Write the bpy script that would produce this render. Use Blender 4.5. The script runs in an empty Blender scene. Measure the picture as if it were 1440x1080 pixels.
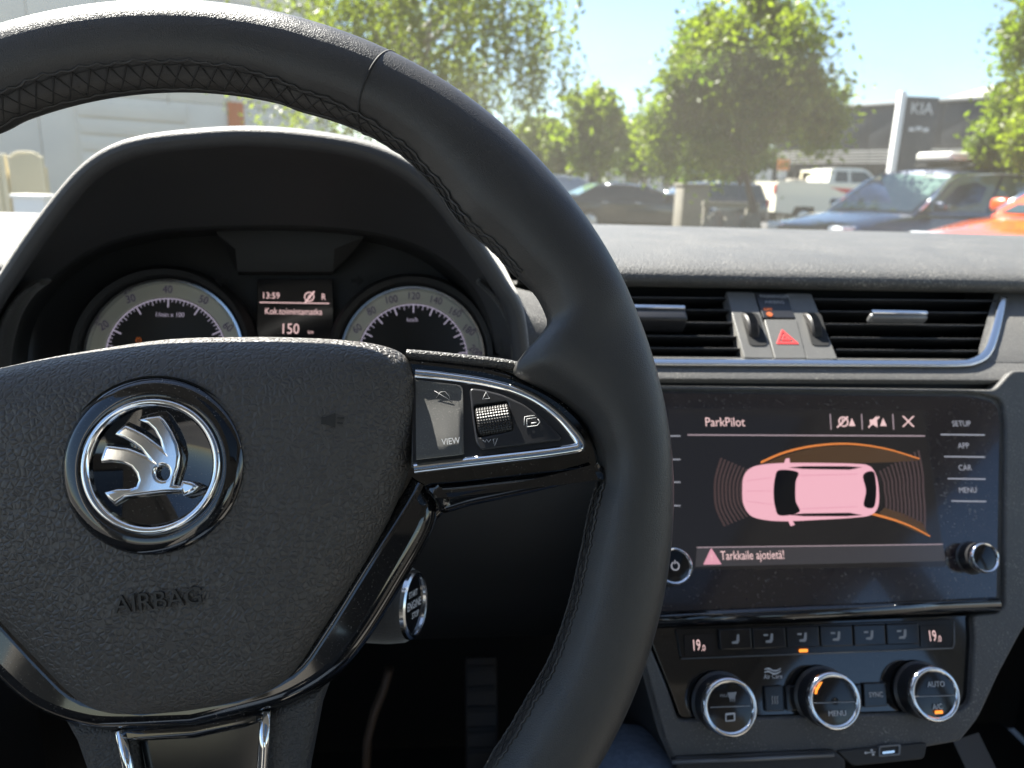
import bpy, bmesh, math, random
import numpy as np
from mathutils import Vector, Matrix
random.seed(7); rng = np.random.default_rng(7)
rad = math.radians
S = bpy.context.scene
COL = S.collection

# ------------------------------------------------------------------ camera
CAM = Vector((0, 0, 1.15)); YAW, PITCH, ROLL = 6.0, 14.5, 1.75
FPX = 1081.0
RC = (Matrix.Rotation(rad(-YAW), 3, 'Z') @ Matrix.Rotation(rad(90 - PITCH), 3, 'X') @ Matrix.Rotation(rad(ROLL), 3, 'Z'))
cd = bpy.data.cameras.new('camera'); cam = bpy.data.objects.new('camera', cd); COL.objects.link(cam)
cam.matrix_world = Matrix.Translation(CAM) @ RC.to_4x4()
cd.sensor_fit = 'HORIZONTAL'; cd.sensor_width = 9.8; cd.lens = 9.8 * FPX / 1440
cd.clip_start = 0.02; cd.clip_end = 3000
cd.dof.use_dof = True; cd.dof.focus_distance = 0.30; cd.dof.aperture_fstop = 4.0
S.camera = cam
# ------------------------------------------------------------------ sky and sun
SUN_AZ, SUN_EL = -40.0, 52.0          # azimuth from straight ahead, negative = to the left
w = bpy.data.worlds.new('World'); S.world = w; w.use_nodes = True
nt = w.node_tree; bg = nt.nodes['Background']
sky = nt.nodes.new('ShaderNodeTexSky'); sky.sky_type = 'NISHITA'; sky.sun_disc = False
sky.sun_elevation = rad(SUN_EL); sky.sun_rotation = rad(SUN_AZ); sky.air_density = 1.0; sky.dust_density = 0.15; sky.ozone_density = 2.0
nt.links.new(sky.outputs[0], bg.inputs[0]); bg.inputs[1].default_value = 0.05
SD = Vector((math.sin(rad(SUN_AZ)) * math.cos(rad(SUN_EL)), math.cos(rad(SUN_AZ)) * math.cos(rad(SUN_EL)), math.sin(rad(SUN_EL))))
sl = bpy.data.lights.new('sun', 'SUN'); sl.energy = 5.0; sl.angle = rad(0.53); sl.color = (1, 0.95, 0.86)
so = bpy.data.objects.new('sun', sl); COL.objects.link(so); so.location = (0, 0, 30)
so.rotation_euler = SD.to_track_quat('Z', 'Y').to_euler()
S.view_settings.view_transform = 'Standard'; S.view_settings.look = 'None'
S.view_settings.exposure = 2.3; S.view_settings.gamma = 1

# ------------------------------------------------------------------ projection helpers
def ray(px, py): return RC @ Vector(((px - 720) / FPX, -(py - 540) / FPX, -1))
def at(px, py, Y):
    """point seen at a photo position at Y metres ahead of the eye"""
    d = ray(px, py); return CAM + d * (Y / d.y)
class Frame:
    def __init__(s, o, u, v, w_):
        s.o, s.u, s.v, s.w = o, u, v, w_
        s.m = Matrix((( u.x, v.x, w_.x, o.x), (u.y, v.y, w_.y, o.y), (u.z, v.z, w_.z, o.z), (0, 0, 0, 1)))
    def px(s, px, py, h=0.0):
        d = ray(px, py); p = s.o + s.w * h
        t = (p - CAM).dot(s.w) / d.dot(s.w); q = CAM + d * t - s.o
        return (q.dot(s.u), q.dot(s.v))
    def P(s, px, py, h=0.0):
        a = s.px(px, py, h); return Vector((a[0], a[1], h))
    def pxs(s, pts, h=0.0): return [s.px(a, b, h) for a, b in pts]
def tilt_frame(o, t):
    u = Vector((1, 0, 0)); v = Vector((0, math.sin(rad(t)), math.cos(rad(t)))); return Frame(o, u, v, u.cross(v))

# ------------------------------------------------------------------ object helpers
def empty(name, m=None, label=None, cat=None, group=None):
    o = bpy.data.objects.new(name, None); COL.objects.link(o); o.empty_display_size = 0.05
    if m is not None: o.matrix_world = m
    tag(o, label, cat, group); return o
def tag(o, label=None, cat=None, group=None, kind=None):
    for k, v in (('label', label), ('category', cat), ('group', group), ('kind', kind)):
        if v: o[k] = v
    return o
def link(name, me, mat, parent=None, smooth=40):
    o = bpy.data.objects.new(name, me); COL.objects.link(o)
    for m in (mat if isinstance(mat, (list, tuple)) else [mat]): me.materials.append(m)
    if parent: o.parent = parent
    if smooth:
        me.polygons.foreach_set('use_smooth', [True] * len(me.polygons))
        if smooth < 180: me.set_sharp_from_angle(angle=rad(smooth))
    return o
def mesh(name, vs, fs, mat, parent=None, smooth=40):
    me = bpy.data.meshes.new(name); me.from_pydata([tuple(v) for v in vs], [], fs); me.update()
    bm = bmesh.new(); bm.from_mesh(me); bmesh.ops.remove_doubles(bm, verts=bm.verts, dist=1e-6)
    bmesh.ops.recalc_face_normals(bm, faces=bm.faces); bm.to_mesh(me); bm.free()
    return link(name, me, mat, parent, smooth)
def catmull(pts, n=6, closed=True):
    P = [Vector(p) for p in pts]; out = []; N = len(P)
    for i in range(N if closed else N - 1):
        p0, p1, p2, p3 = (P[(i - 1) % N], P[i], P[(i + 1) % N], P[(i + 2) % N]) if closed else (P[max(i - 1, 0)], P[i], P[i + 1], P[min(i + 2, N - 1)])
        for k in range(n):
            t = k / n
            out.append(0.5 * ((2 * p1) + (p2 - p0) * t + (2 * p0 - 5 * p1 + 4 * p2 - p3) * t * t + (3 * p1 - p0 - 3 * p2 + p3) * t ** 3))
    if not closed: out.append(P[-1])
    return [tuple(v) for v in out]
def rcorner(pts, r, n=5):
    """round every corner of a polygon (r number or list)"""
    out = []; N = len(pts)
    for i in range(N):
        p = Vector(pts[i][:2]); a = Vector(pts[i - 1][:2]) - p; b = Vector(pts[(i + 1) % N][:2]) - p
        rr = r[i] if isinstance(r, (list, tuple)) else r
        q = min(rr, a.length * .48, b.length * .48)
        if q < 1e-6: out.append(tuple(p)); continue
        a = p + a.normalized() * q; b = p + b.normalized() * q
        for k in range(n + 1):
            t = k / n; out.append(tuple(a * (1 - t) ** 2 + p * 2 * t * (1 - t) + b * t * t))
    return out
def curve_mesh(splines, extrude, bevel, res=2):
    cu = bpy.data.curves.new('c', 'CURVE'); cu.dimensions = '2D'; cu.fill_mode = 'BOTH'
    cu.extrude = max(extrude, 0); cu.bevel_depth = bevel; cu.bevel_resolution = res; cu.offset = -bevel
    for pts in splines:
        sp = cu.splines.new('POLY'); sp.points.add(len(pts) - 1); sp.use_cyclic_u = True
        for p, q in zip(sp.points, pts): p.co = (q[0], q[1], 0, 1)
    ob = bpy.data.objects.new('c', cu); me = bpy.data.meshes.new_from_object(ob)
    bpy.data.objects.remove(ob); bpy.data.curves.remove(cu); return me
def plate(name, outline, top, thick, bevel, mat, parent, holes=(), res=2, smooth=40):
    """flat piece with rounded edges; its front face lies at height top"""
    me = curve_mesh([outline] + list(holes), thick / 2 - bevel, bevel, res)
    me.transform(Matrix.Translation((0, 0, top - thick / 2))); me.name = name
    return link(name, me, mat, parent, smooth)
def text(name, s, u, v, size, mat, parent, h, ang=0, depth=0.0002, align='CENTER', sx=1.0, shear=0):
    cu = bpy.data.curves.new('t', 'FONT'); cu.body = s; cu.size = size; cu.align_x = align; cu.align_y = 'CENTER'
    cu.extrude = depth / 2; cu.resolution_u = 3; cu.shear = shear
    ob = bpy.data.objects.new('t', cu); me = bpy.data.meshes.new_from_object(ob)
    bpy.data.objects.remove(ob); bpy.data.curves.remove(cu)
    me.transform(Matrix.Translation((u, v, h)) @ Matrix.Rotation(ang, 4, 'Z') @ Matrix.Diagonal((sx, 1, 1, 1))); me.name = name
    return link(name, me, mat, parent, 0)
def grid(name, rows, mat, parent=None, closeu=False, closev=False, smooth=180, caps=False):
    R, C = len(rows), len(rows[0]); vs = [p for r in rows for p in r]; fs = []
    for i in range(R if closev else R - 1):
        for j in range(C if closeu else C - 1):
            a, b = i, (i + 1) % R; c, d = j, (j + 1) % C
            fs.append((a * C + c, a * C + d, b * C + d, b * C + c))
    if caps: fs += [tuple(range(C)), tuple((R - 1) * C + k for k in range(C))]
    return mesh(name, vs, fs, mat, parent, smooth)
def tube_rows(path, prof, closed=False, up=None):
    """rows of a section (list of (a,b)) swept along a path; prof may be a function of t"""
    P = [Vector(p) for p in path]; N = len(P); rows = []; ref = Vector(up) if up else None
    for i in range(N):
        t = (P[(i + 1) % N] - P[i - 1]) if closed else (P[min(i + 1, N - 1)] - P[max(i - 1, 0)])
        t.normalize()
        if ref is None: ref = Vector((0, 0, 1)) if abs(t.z) < .9 else Vector((1, 0, 0))
        a = t.cross(ref).normalized(); b = a.cross(t).normalized()
        if up is None: ref = b
        pr = prof(i / (N - 1)) if callable(prof) else prof
        rows.append([P[i] + a * q[0] + b * q[1] for q in pr])
    return rows
def circ(r, n=10, r2=None): return [(r * math.cos(k * 2 * math.pi / n), (r2 or r) * math.sin(k * 2 * math.pi / n)) for k in range(n)]
def tube(name, path, r, mat, parent=None, closed=False, n=10, up=None, smooth=180):
    pr = r if (callable(r) or isinstance(r, list)) else circ(r, n)
    return grid(name, tube_rows(path, pr, closed, up), mat, parent, closeu=True, closev=closed, smooth=smooth, caps=not closed)
def lathe(name, prof, mat, parent, m=None, n=48, smooth=40, a0=0, a1=2 * math.pi):
    """profile (r,z) turned about the local z axis"""
    full = abs(a1 - a0 - 2 * math.pi) < 1e-6; N = n if full else n + 1
    rows = [[Vector((r * math.cos(a0 + (a1 - a0) * k / n), r * math.sin(a0 + (a1 - a0) * k / n), z)) for r, z in prof] for k in range(N)]
    if m: rows = [[m @ p for p in r] for r in rows]
    return grid(name, rows, mat, parent, closev=full, smooth=smooth)
def box(name, c, s, mat, parent=None, bevel=0.0, m=None, seg=2):
    bm = bmesh.new(); bmesh.ops.create_cube(bm, size=1)
    bmesh.ops.scale(bm, vec=s, verts=bm.verts)
    if bevel: bmesh.ops.bevel(bm, geom=bm.edges[:], offset=bevel, segments=seg, affect='EDGES', profile=.5)
    bmesh.ops.translate(bm, vec=c, verts=bm.verts)
    if m: bm.transform(m)
    me = bpy.data.meshes.new(name); bm.to_mesh(me); bm.free(); return link(name, me, mat, parent, 40)
def copy_tree(o, parent=None):
    c = o.copy(); COL.objects.link(c); c.parent = parent
    for ch in list(o.children): copy_tree(ch, c)
    return c

# ------------------------------------------------------------------ materials
def mat(name, col, rough=.5, metal=0., spec=.5, grain=None, coat=0., emit=None, es=1., vary=None, coords='Object', sheen=0.):
    m = bpy.data.materials.new(name); m.use_nodes = True; n = m.node_tree.nodes; L = m.node_tree.links
    b = n['Principled BSDF']; b.inputs['Base Color'].default_value = (*col, 1); b.inputs['Roughness'].default_value = rough
    b.inputs['Metallic'].default_value = metal; b.inputs['Specular IOR Level'].default_value = spec
    b.inputs['Coat Weight'].default_value = coat; b.inputs['Coat Roughness'].default_value = .03
    if emit: b.inputs['Emission Color'].default_value = (*emit, 1); b.inputs['Emission Strength'].default_value = es
    b.inputs['Sheen Weight'].default_value = sheen; b.inputs['Sheen Roughness'].default_value = .45; b.inputs['Sheen Tint'].default_value = (1, .97, .90, 1)
    tc = n.new('ShaderNodeTexCoord')
    if grain:
        kind, sc, st, dist = grain
        bp = n.new('ShaderNodeBump'); bp.inputs['Strength'].default_value = st; bp.inputs['Distance'].default_value = dist
        if kind == 'leather':
            nz = n.new('ShaderNodeTexNoise'); nz.inputs['Scale'].default_value = sc * .6; nz.inputs['Detail'].default_value = 2
            mx = n.new('ShaderNodeMixRGB'); mx.blend_type = 'LINEAR_LIGHT'; mx.inputs[0].default_value = .0006
            L.new(tc.outputs[coords], nz.inputs['Vector']); L.new(tc.outputs[coords], mx.inputs[1]); L.new(nz.outputs['Color'], mx.inputs[2])
            vo = n.new('ShaderNodeTexVoronoi'); vo.feature = 'DISTANCE_TO_EDGE'; vo.inputs['Scale'].default_value = sc
            L.new(mx.outputs[0], vo.inputs['Vector'])
            rp = n.new('ShaderNodeMapRange'); rp.inputs[1].default_value = 0; rp.inputs[2].default_value = .28; rp.interpolation_type = 'SMOOTHSTEP'
            L.new(vo.outputs['Distance'], rp.inputs[0])
            nb = n.new('ShaderNodeTexNoise'); nb.inputs['Scale'].default_value = sc * 2.2; nb.inputs['Detail'].default_value = 2
            L.new(tc.outputs[coords], nb.inputs['Vector'])
            ad = n.new('ShaderNodeMath'); ad.operation = 'MULTIPLY_ADD'; ad.inputs[1].default_value = .25
            L.new(nb.outputs['Fac'], ad.inputs[0]); L.new(rp.outputs[0], ad.inputs[2]); L.new(ad.outputs[0], bp.inputs['Height'])
        else:
            nz = n.new('ShaderNodeTexNoise'); nz.inputs['Scale'].default_value = sc; nz.inputs['Detail'].default_value = 3
            L.new(tc.outputs[coords], nz.inputs['Vector']); L.new(nz.outputs['Fac'], bp.inputs['Height'])
        L.new(bp.outputs[0], b.inputs['Normal'])
    if vary:     # (scale, amount, second colour[, roughness swing])
        nz = n.new('ShaderNodeTexNoise'); nz.inputs['Scale'].default_value = vary[0]; nz.inputs['Detail'].default_value = 6; nz.inputs['Roughness'].default_value = .65
        L.new(tc.outputs[coords], nz.inputs['Vector'])
        r = n.new('ShaderNodeMapRange'); r.inputs[1].default_value = .38; r.inputs[2].default_value = .68; r.inputs[4].default_value = vary[1]
        L.new(nz.outputs['Fac'], r.inputs[0])
        mx = n.new('ShaderNodeMixRGB'); mx.inputs[1].default_value = (*col, 1); mx.inputs[2].default_value = (*vary[2], 1)
        L.new(r.outputs[0], mx.inputs[0]); L.new(mx.outputs[0], b.inputs['Base Color'])
        if len(vary) > 3:
            rr = n.new('ShaderNodeMapRange'); rr.inputs[3].default_value = rough; rr.inputs[4].default_value = rough + vary[3]; L.new(nz.outputs['Fac'], rr.inputs[0]); L.new(rr.outputs[0], b.inputs['Roughness'])
    return m
def dusty(m, amount, scale=900, size=.62, col=(.5, .47, .42)):
    """specks of dust lying on a surface"""
    n = m.node_tree.nodes; L = m.node_tree.links; b = n['Principled BSDF']; tc = n.new('ShaderNodeTexCoord')
    vo = n.new('ShaderNodeTexNoise'); vo.inputs['Scale'].default_value = scale; vo.inputs['Detail'].default_value = 2
    big = n.new('ShaderNodeTexNoise'); big.inputs['Scale'].default_value = scale * .03; big.inputs['Detail'].default_value = 4
    L.new(tc.outputs['Object'], vo.inputs['Vector']); L.new(tc.outputs['Object'], big.inputs['Vector'])
    a = n.new('ShaderNodeMapRange'); a.inputs[1].default_value = size; a.inputs[2].default_value = size + .06; L.new(vo.outputs['Fac'], a.inputs[0])
    c = n.new('ShaderNodeMapRange'); c.inputs[1].default_value = .35; c.inputs[2].default_value = .7; c.inputs[4].default_value = amount; L.new(big.outputs['Fac'], c.inputs[0])
    mu = n.new('ShaderNodeMath'); mu.operation = 'MULTIPLY'; L.new(a.outputs[0], mu.inputs[0]); L.new(c.outputs[0], mu.inputs[1])
    df = n.new('ShaderNodeBsdfDiffuse'); df.inputs[0].default_value = (*col, 1)
    mx = n.new('ShaderNodeMixShader'); out = n['Material Output']
    L.new(mu.outputs[0], mx.inputs[0]); L.new(b.outputs[0], mx.inputs[1]); L.new(df.outputs[0], mx.inputs[2]); L.new(mx.outputs[0], out.inputs[0])
    return m
BLK = (.030, .030, .031)
M = {}
M['leather'] = mat('smooth_black_leather', (.036, .034, .032), .27, grain=('leather', 1150, .30, .0002), spec=.55, vary=(38, 1, (.044, .041, .038), .26))
M['pad'] = mat('grained_black_cover', (.066, .060, .054), .46, grain=('leather', 450, .95, .0004), spec=.5)
M['spoke_skin'] = mat('grained_grey_spoke', (.052, .049, .046), .52, grain=('leather', 600, .7, .0004))
M['piano'] = dusty(mat('piano_black', (.006, .006, .007), .06, spec=.55, coat=.6, grain=('noise', 30, .02, .0005)), .5, 1500, .66)
M['gloss_in'] = mat('inner_gloss_black', (.008, .008, .009), .12, spec=.5)
M['chrome'] = mat('chrome', (.80, .80, .80), .07, 1.0, grain=('noise', 250, .015, .0003))
M['satin'] = mat('satin_chrome', (.70, .71, .72), .17, 1.0)
M['button'] = dusty(mat('satin_dark_button', (.080, .079, .076), .40, grain=('noise', 2500, .25, .0002), sheen=.3), .35, 1800, .6)
M['black_button'] = mat('black_button', (.022, .022, .024), .30)
M['knurl'] = mat('knurled_black_metal', (.020, .018, .017), .42, .1)
M['thread'] = mat('black_thread', (.022, .021, .02), .75)
M['pad_dark'] = mat('emboss_black', (.024, .022, .020), .50)
M['dash'] = dusty(mat('grained_dash_plastic', (.046, .046, .045), .52, grain=('noise', 620, 1.0, .0011), spec=.6, vary=(9, 1, (.062, .060, .056), .08), sheen=.12), .55, 700, .60)
M['fascia'] = dusty(mat('fascia_plastic', (.066, .064, .061), .46, grain=('noise', 900, .8, .0006), spec=.5, vary=(14, 1, (.075, .073, .070)), sheen=.25), .5, 900, .61)
M['hood'] = mat('binnacle_plastic', (.030, .030, .031), .56, grain=('noise', 1300, .7, .0005), vary=(12, 1, (.038, .037, .036)), sheen=.6)
M['lining'] = mat('hood_lining', (.058, .058, .060), .55, grain=('noise', 900, .4, .0004))
M['inner'] = mat('matt_black_plastic', (.024, .024, .024), .60, grain=('noise', 900, .4, .0004))
M['slat'] = mat('vent_slat_black', (.024, .024, .025), .42)
M['void'] = mat('dark_duct', (.006, .006, .006), .8)
M['white_print'] = mat('white_print', (.62, .62, .62), .5)
M['grey_print'] = mat('grey_print', (.30, .30, .30), .5)
M['gauge_face'] = mat('gauge_black', (.008, .008, .008), .5)
M['gauge_band'] = mat('gauge_grey_band', (.66, .64, .53), .45)
M['gauge_num'] = mat('gauge_lilac_numeral', (.07, .06, .09), .5, emit=(.30, .24, .40), es=0.022)
M['gauge_tick'] = mat('gauge_tick', (.5, .45, .55), .5, emit=(.75, .66, .85), es=0.069)
M['lcd'] = mat('lcd_glass', (.010, .010, .011), .08, emit=(.010, .009, .009), es=0.286)
M['lcd_text'] = mat('lcd_pinkish_text', (.1, .1, .1), .4, emit=(1, .66, .64), es=0.177)
M['lcd_car'] = mat('lcd_pink', (.1, .08, .09), .4, emit=(.98, .50, .58), es=0.177)
M['lcd_car2'] = mat('lcd_pink_deep', (.1, .08, .09), .4, emit=(.85, .38, .47), es=0.171)
M['lcd_dark'] = mat('lcd_black', (.012, .012, .014), .1)
M['lcd_wave'] = mat('lcd_dim_brown', (.03, .02, .02), .3, emit=(.20, .12, .11), es=0.058)
M['lcd_orange'] = mat('lcd_orange', (.1, .04, .01), .4, emit=(1, .30, .06), es=0.150)
M['lcd_amber'] = mat('lcd_amber', (.05, .03, .01), .4, emit=(.12, .055, .02), es=0.095)
M['lcd_line'] = mat('lcd_line', (.1, .1, .1), .4, emit=(.60, .44, .48), es=0.129)
M['lcd_panel'] = mat('lcd_panel', (.02, .02, .022), .2, emit=(.06, .055, .058), es=0.143)
M['key_text'] = mat('backlit_key', (.35, .34, .36), .4, emit=(.62, .60, .64), es=0.071)
M['screen'] = dusty(mat('display_glass', (.021, .016, .019), .12, spec=.7, coat=.5), .30, 500, .63)
M['orange_led'] = mat('orange_led', (.3, .08, .01), .4, emit=(1, .28, .03), es=0.371)
M['orange_dim'] = mat('orange_symbol', (.3, .07, .02), .5, emit=(1, .25, .05), es=0.052)
M['red_print'] = mat('red_print', (.62, .05, .05), .45)
M['denim'] = mat('dark_denim', (.085, .115, .16), .85, grain=('noise', 1300, .8, .001), vary=(220, 1, (.13, .165, .22)))
M['headliner'] = mat('pale_headliner', (.50, .48, .44), .9, grain=('noise', 600, .4, .001))
M['trim_grey'] = mat('door_trim', (.12, .115, .11), .7); M['seat_cloth'] = mat('grey_seat_cloth', (.26, .25, .235), .9, grain=('noise', 700, .5, .001))
M['carpet'] = mat('carpet', (.035, .034, .032), .95, grain=('noise', 500, .9, .003))
M['pedal'] = mat('pedal_rubber', (.05, .045, .04), .6)
M['tan_metal'] = mat('tan_pedal_arm', (.16, .11, .075), .5)
M['panel_grey'] = mat('satin_grey_trim', (.17, .17, .17), .35, .4)

# ================================================================== THE SETTING: car shell, dashboard
ZC = CAM.z
def dz(Y, Z): return (Y, ZC + Z)
def extrude_x(name, prof, x0, x1, mt, parent, nx=2, bow=0.0, smooth=50):
    """section (Y, Z below the eye) pulled along the car's width; x0, x1 may be lists"""
    rows = []
    for k in range(nx + 1):
        t = k / nx; row = []
        for i, (y, z) in enumerate(prof):
            a = x0[i] if isinstance(x0, list) else x0; b = x1[i] if isinstance(x1, list) else x1
            row.append(Vector((a + (b - a) * t, y, ZC + z)))
        rows.append(row)
    return grid(name, rows, mt, parent, smooth=smooth)
FS = tilt_frame(at(1150, 690, .49), 28)                   # display plane
FV = tilt_frame(Vector((0, .547, ZC - .1213)), 55)        # vent plane (leans far back)
FC = tilt_frame(at(400, 470, .585), 20)                   # instrument plane
def vx(px, py, h=0): return FV.px(px, py, h)[0] + FV.o.x
XV0, XV1 = vx(752, 460), vx(1398, 460)                    # ends of the vent opening
X_CL0, X_CL1 = at(-20, 450, .56).x, at(742, 450, .56).x   # cluster bay
XL, XR = -.60, 1.02

dash = empty('dashboard', Matrix.Translation((.27, .6, ZC - .3)), 'dark grey grained dashboard below the windscreen, sunlit along its top', 'dashboard')
def unparent_fix(o, p):
    o.parent = p; o.matrix_parent_inverse = p.matrix_world.inverted(); return o
def dpart(o): return unparent_fix(o, dash)
bpy.context.view_layer.update()
lip = [(1.30, -.10), (1.16, -.060), (1.05, -.048), (.92, -.043), (.80, -.0435), (.70, -.047), (.650, -.0515), (.624, -.0560), (.6105, -.0605), (.6040, -.0645), (.6015, -.0685), (.6025, -.0725), (.607, -.0755), (.617, -.0775)]
o = extrude_x('top_pad', lip + [(.70, -.080), (.70, -.135), (.560, -.1330)], X_CL1 - .004, XR, M['dash'], None, 8); dpart(o)
o = extrude_x('top_pad', [(p[0], p[1] - .004) for p in lip] + [(.66, -.12), (.58, -.16)], XL, X_CL0 + .004, M['dash'], None, 4); dpart(o)
o = extrude_x('top_pad', [(1.30, -.10), (1.16, -.060), (1.05, -.048), (.92, -.043), (.80, -.0435), (.70, -.047), (.66, -.06), (.66, -.14)], X_CL0 + .004, X_CL1 - .004, M['dash'], None, 4); dpart(o)
# fascia right of the vents (same slope as the vents)
XE = [vx(1412, 418), vx(1398, 470), vx(1388, 500)]
def onfv(v, h): p = FV.o + FV.v * v + FV.w * h; return (p.y, p.z - ZC)
vtop = FV.px(1300, 410)[1]
o = extrude_x('passenger_fascia', [onfv(vtop + .004, -.004), onfv(vtop * .55, .001), onfv(vtop * .15, .001), onfv(0, .0005), (.545, -.1225)], [XE[0] - .001, XE[1], XE[2] - .004, XE[2] - .010, XE[2] - .014], XR, M['fascia'], None, 2); dpart(o)
# band under the bright strip, full width; rolls into the display recess
band = [(.548, -.1210), (.5455, -.1225), (.538, -.1275), (.5325, -.1312), (.5305, -.1332), (.5308, -.1352), (.5335, -.1372), (.540, -.1390), (.56, -.142)]
o = extrude_x('fascia_band', band, X_CL1 - .03, XR, M['fascia'], None, 6); dpart(o)
# knee panel under the instruments and on the passenger side
knee = [(.60, -.150), (.535, -.160), (.525, -.175), (.53, -.26), (.56, -.33), (.62, -.40), (.75, -.43), (.95, -.42)]
xk = at(905, 900, .5).x + .012; xk2 = FS.px(1430, 700, 0)[0] + FS.o.x
o = extrude_x('knee_panel', knee, XL, xk, M['inner'], None, 3); dpart(o)
o = extrude_x('knee_panel', [(.56, -.150), (.525, -.158)] + knee[2:], xk2 - .005, XR, M['hood'], None, 3); dpart(o)
# piece between the instrument surround and the left vent
sp = [at(x, y, d) for x, y, d in ((700, 400, .60), (760, 418, .575), (778, 455, .56), (775, 510, .548), (690, 512, .548), (690, 440, .57))]
rows = [[at(700, 398, .60), at(756, 413, .585)], [at(705, 430, .575), at(776, 452, .562)], [at(705, 470, .556), at(788, 476, .553)], [at(700, 512, .549), at(800, 509, .549)]]
o = grid('side_fascia', rows, M['fascia'], None); dpart(o)

# centre stack: solid core and the raised surround with its two openings
stack_out = rcorner(FS.pxs([(880, 520), (1470, 520), (1470, 850), (1440, 885), (1408, 945), (1378, 1010), (1352, 1043), (1180, 1072), (958, 1090), (936, 1040), (905, 925), (884, 850)], .004), .006, 4)
console = plate('stack_core', stack_out, -.014, .30, .003, M['inner'], None); console.matrix_world = FS.m; dpart(console)
glass_px = [(905, 541), (1368, 552), (1401, 566), (1407, 600), (1403, 846), (900, 872)]
hole1 = rcorner(FS.pxs([(900, 541), (1418, 549), (1420, 850), (1403, 858), (895, 880)], .004), [.006, .014, .003, .002, .004], 6)
hole2 = rcorner(FS.pxs([(905, 886), (1368, 868), (1370, 900), (1366, 988), (1349, 1001), (955, 1014), (938, 965), (912, 900)], .004), .003, 4)
sur_out = rcorner(FS.pxs([(880, 541), (1400, 547), (1425, 520), (1470, 520), (1470, 850), (1440, 885), (1408, 945), (1378, 1010), (1352, 1043), (1180, 1072), (958, 1090), (936, 1040), (905, 925), (884, 850)], .004), .004, 4)
hole = rcorner(FS.pxs([(897, 545), (1375, 551), (1412, 560), (1416, 600), (1414, 852), (1404, 862), (1370, 866), (1372, 900), (1367, 988), (1350, 1001), (955, 1014), (938, 965), (905, 886), (893, 878)], .004), [.004, .008, .008, .003, .002, .003, .003, .003, .005, .004, .004, .004, .003, .003], 5)
sur = plate('stack_surround', sur_out, .003, .016, .0016, M['fascia'], None, holes=[hole], res=3); sur.matrix_world = FS.m; dpart(sur)
# lower lip with the shelf slot
o = plate('shelf_lip', rcorner(FS.pxs([(948, 1064), (1172, 1054), (1190, 1068), (1190, 1090), (952, 1090)], .006), .003), .006, .010, .002, M['inner'], None); o.matrix_world = FS.m; dpart(o)
o = tube('shelf_trim', [FS.P(945, 1072, .007), FS.P(1050, 1068, .007), FS.P(1172, 1062, .007)], .0014, M['panel_grey'], None); o.matrix_world = FS.m; dpart(o)
o = grid('stack_cheek', [[at(1340, 1042, .50), at(1376, 1030, .53)], [at(1365, 1095, .47), at(1408, 1095, .50)]], M['panel_grey'], None); dpart(o)
# bright strip under the vents, turning up at its right end, and its left tail
def strip(name, pts, rw, rh, p):
    path = [Vector(q) for q in catmull([tuple(FV.o + FV.u * FV.px(x, y, .002)[0] + FV.v * FV.px(x, y, .002)[1] + FV.w * .002) for x, y in pts], 8, False)]
    prof = [(rw * math.cos(a), rh * math.sin(a)) for a in [k * math.pi / 5 for k in range(10)]]
    return grid(name, tube_rows(path, prof, False, FV.w), M['satin'], p, closeu=True, caps=True)
o = strip('bright_strip', [(800, 507), (930, 509), (1100, 510), (1250, 511), (1345, 511), (1372, 507), (1388, 496), (1397, 475), (1405, 445), (1411, 418)], .0034, .0014, None); dpart(o)
o = strip('bright_strip', [(744, 420), (758, 436), (772, 456), (784, 475), (806, 500), (822, 508)], .0025, .0018, None); dpart(o)
# back wall of the duct
o = extrude_x('duct_wall', [(.66, -.078), (.655, -.134)], XV0 - .02, XV1 + .03, M['void'], None); dpart(o)
o = extrude_x('duct_floor', [(.67, -.134), (.549, -.1222)], XV0 - .03, XV1 + .03, M['void'], None); dpart(o)

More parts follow.
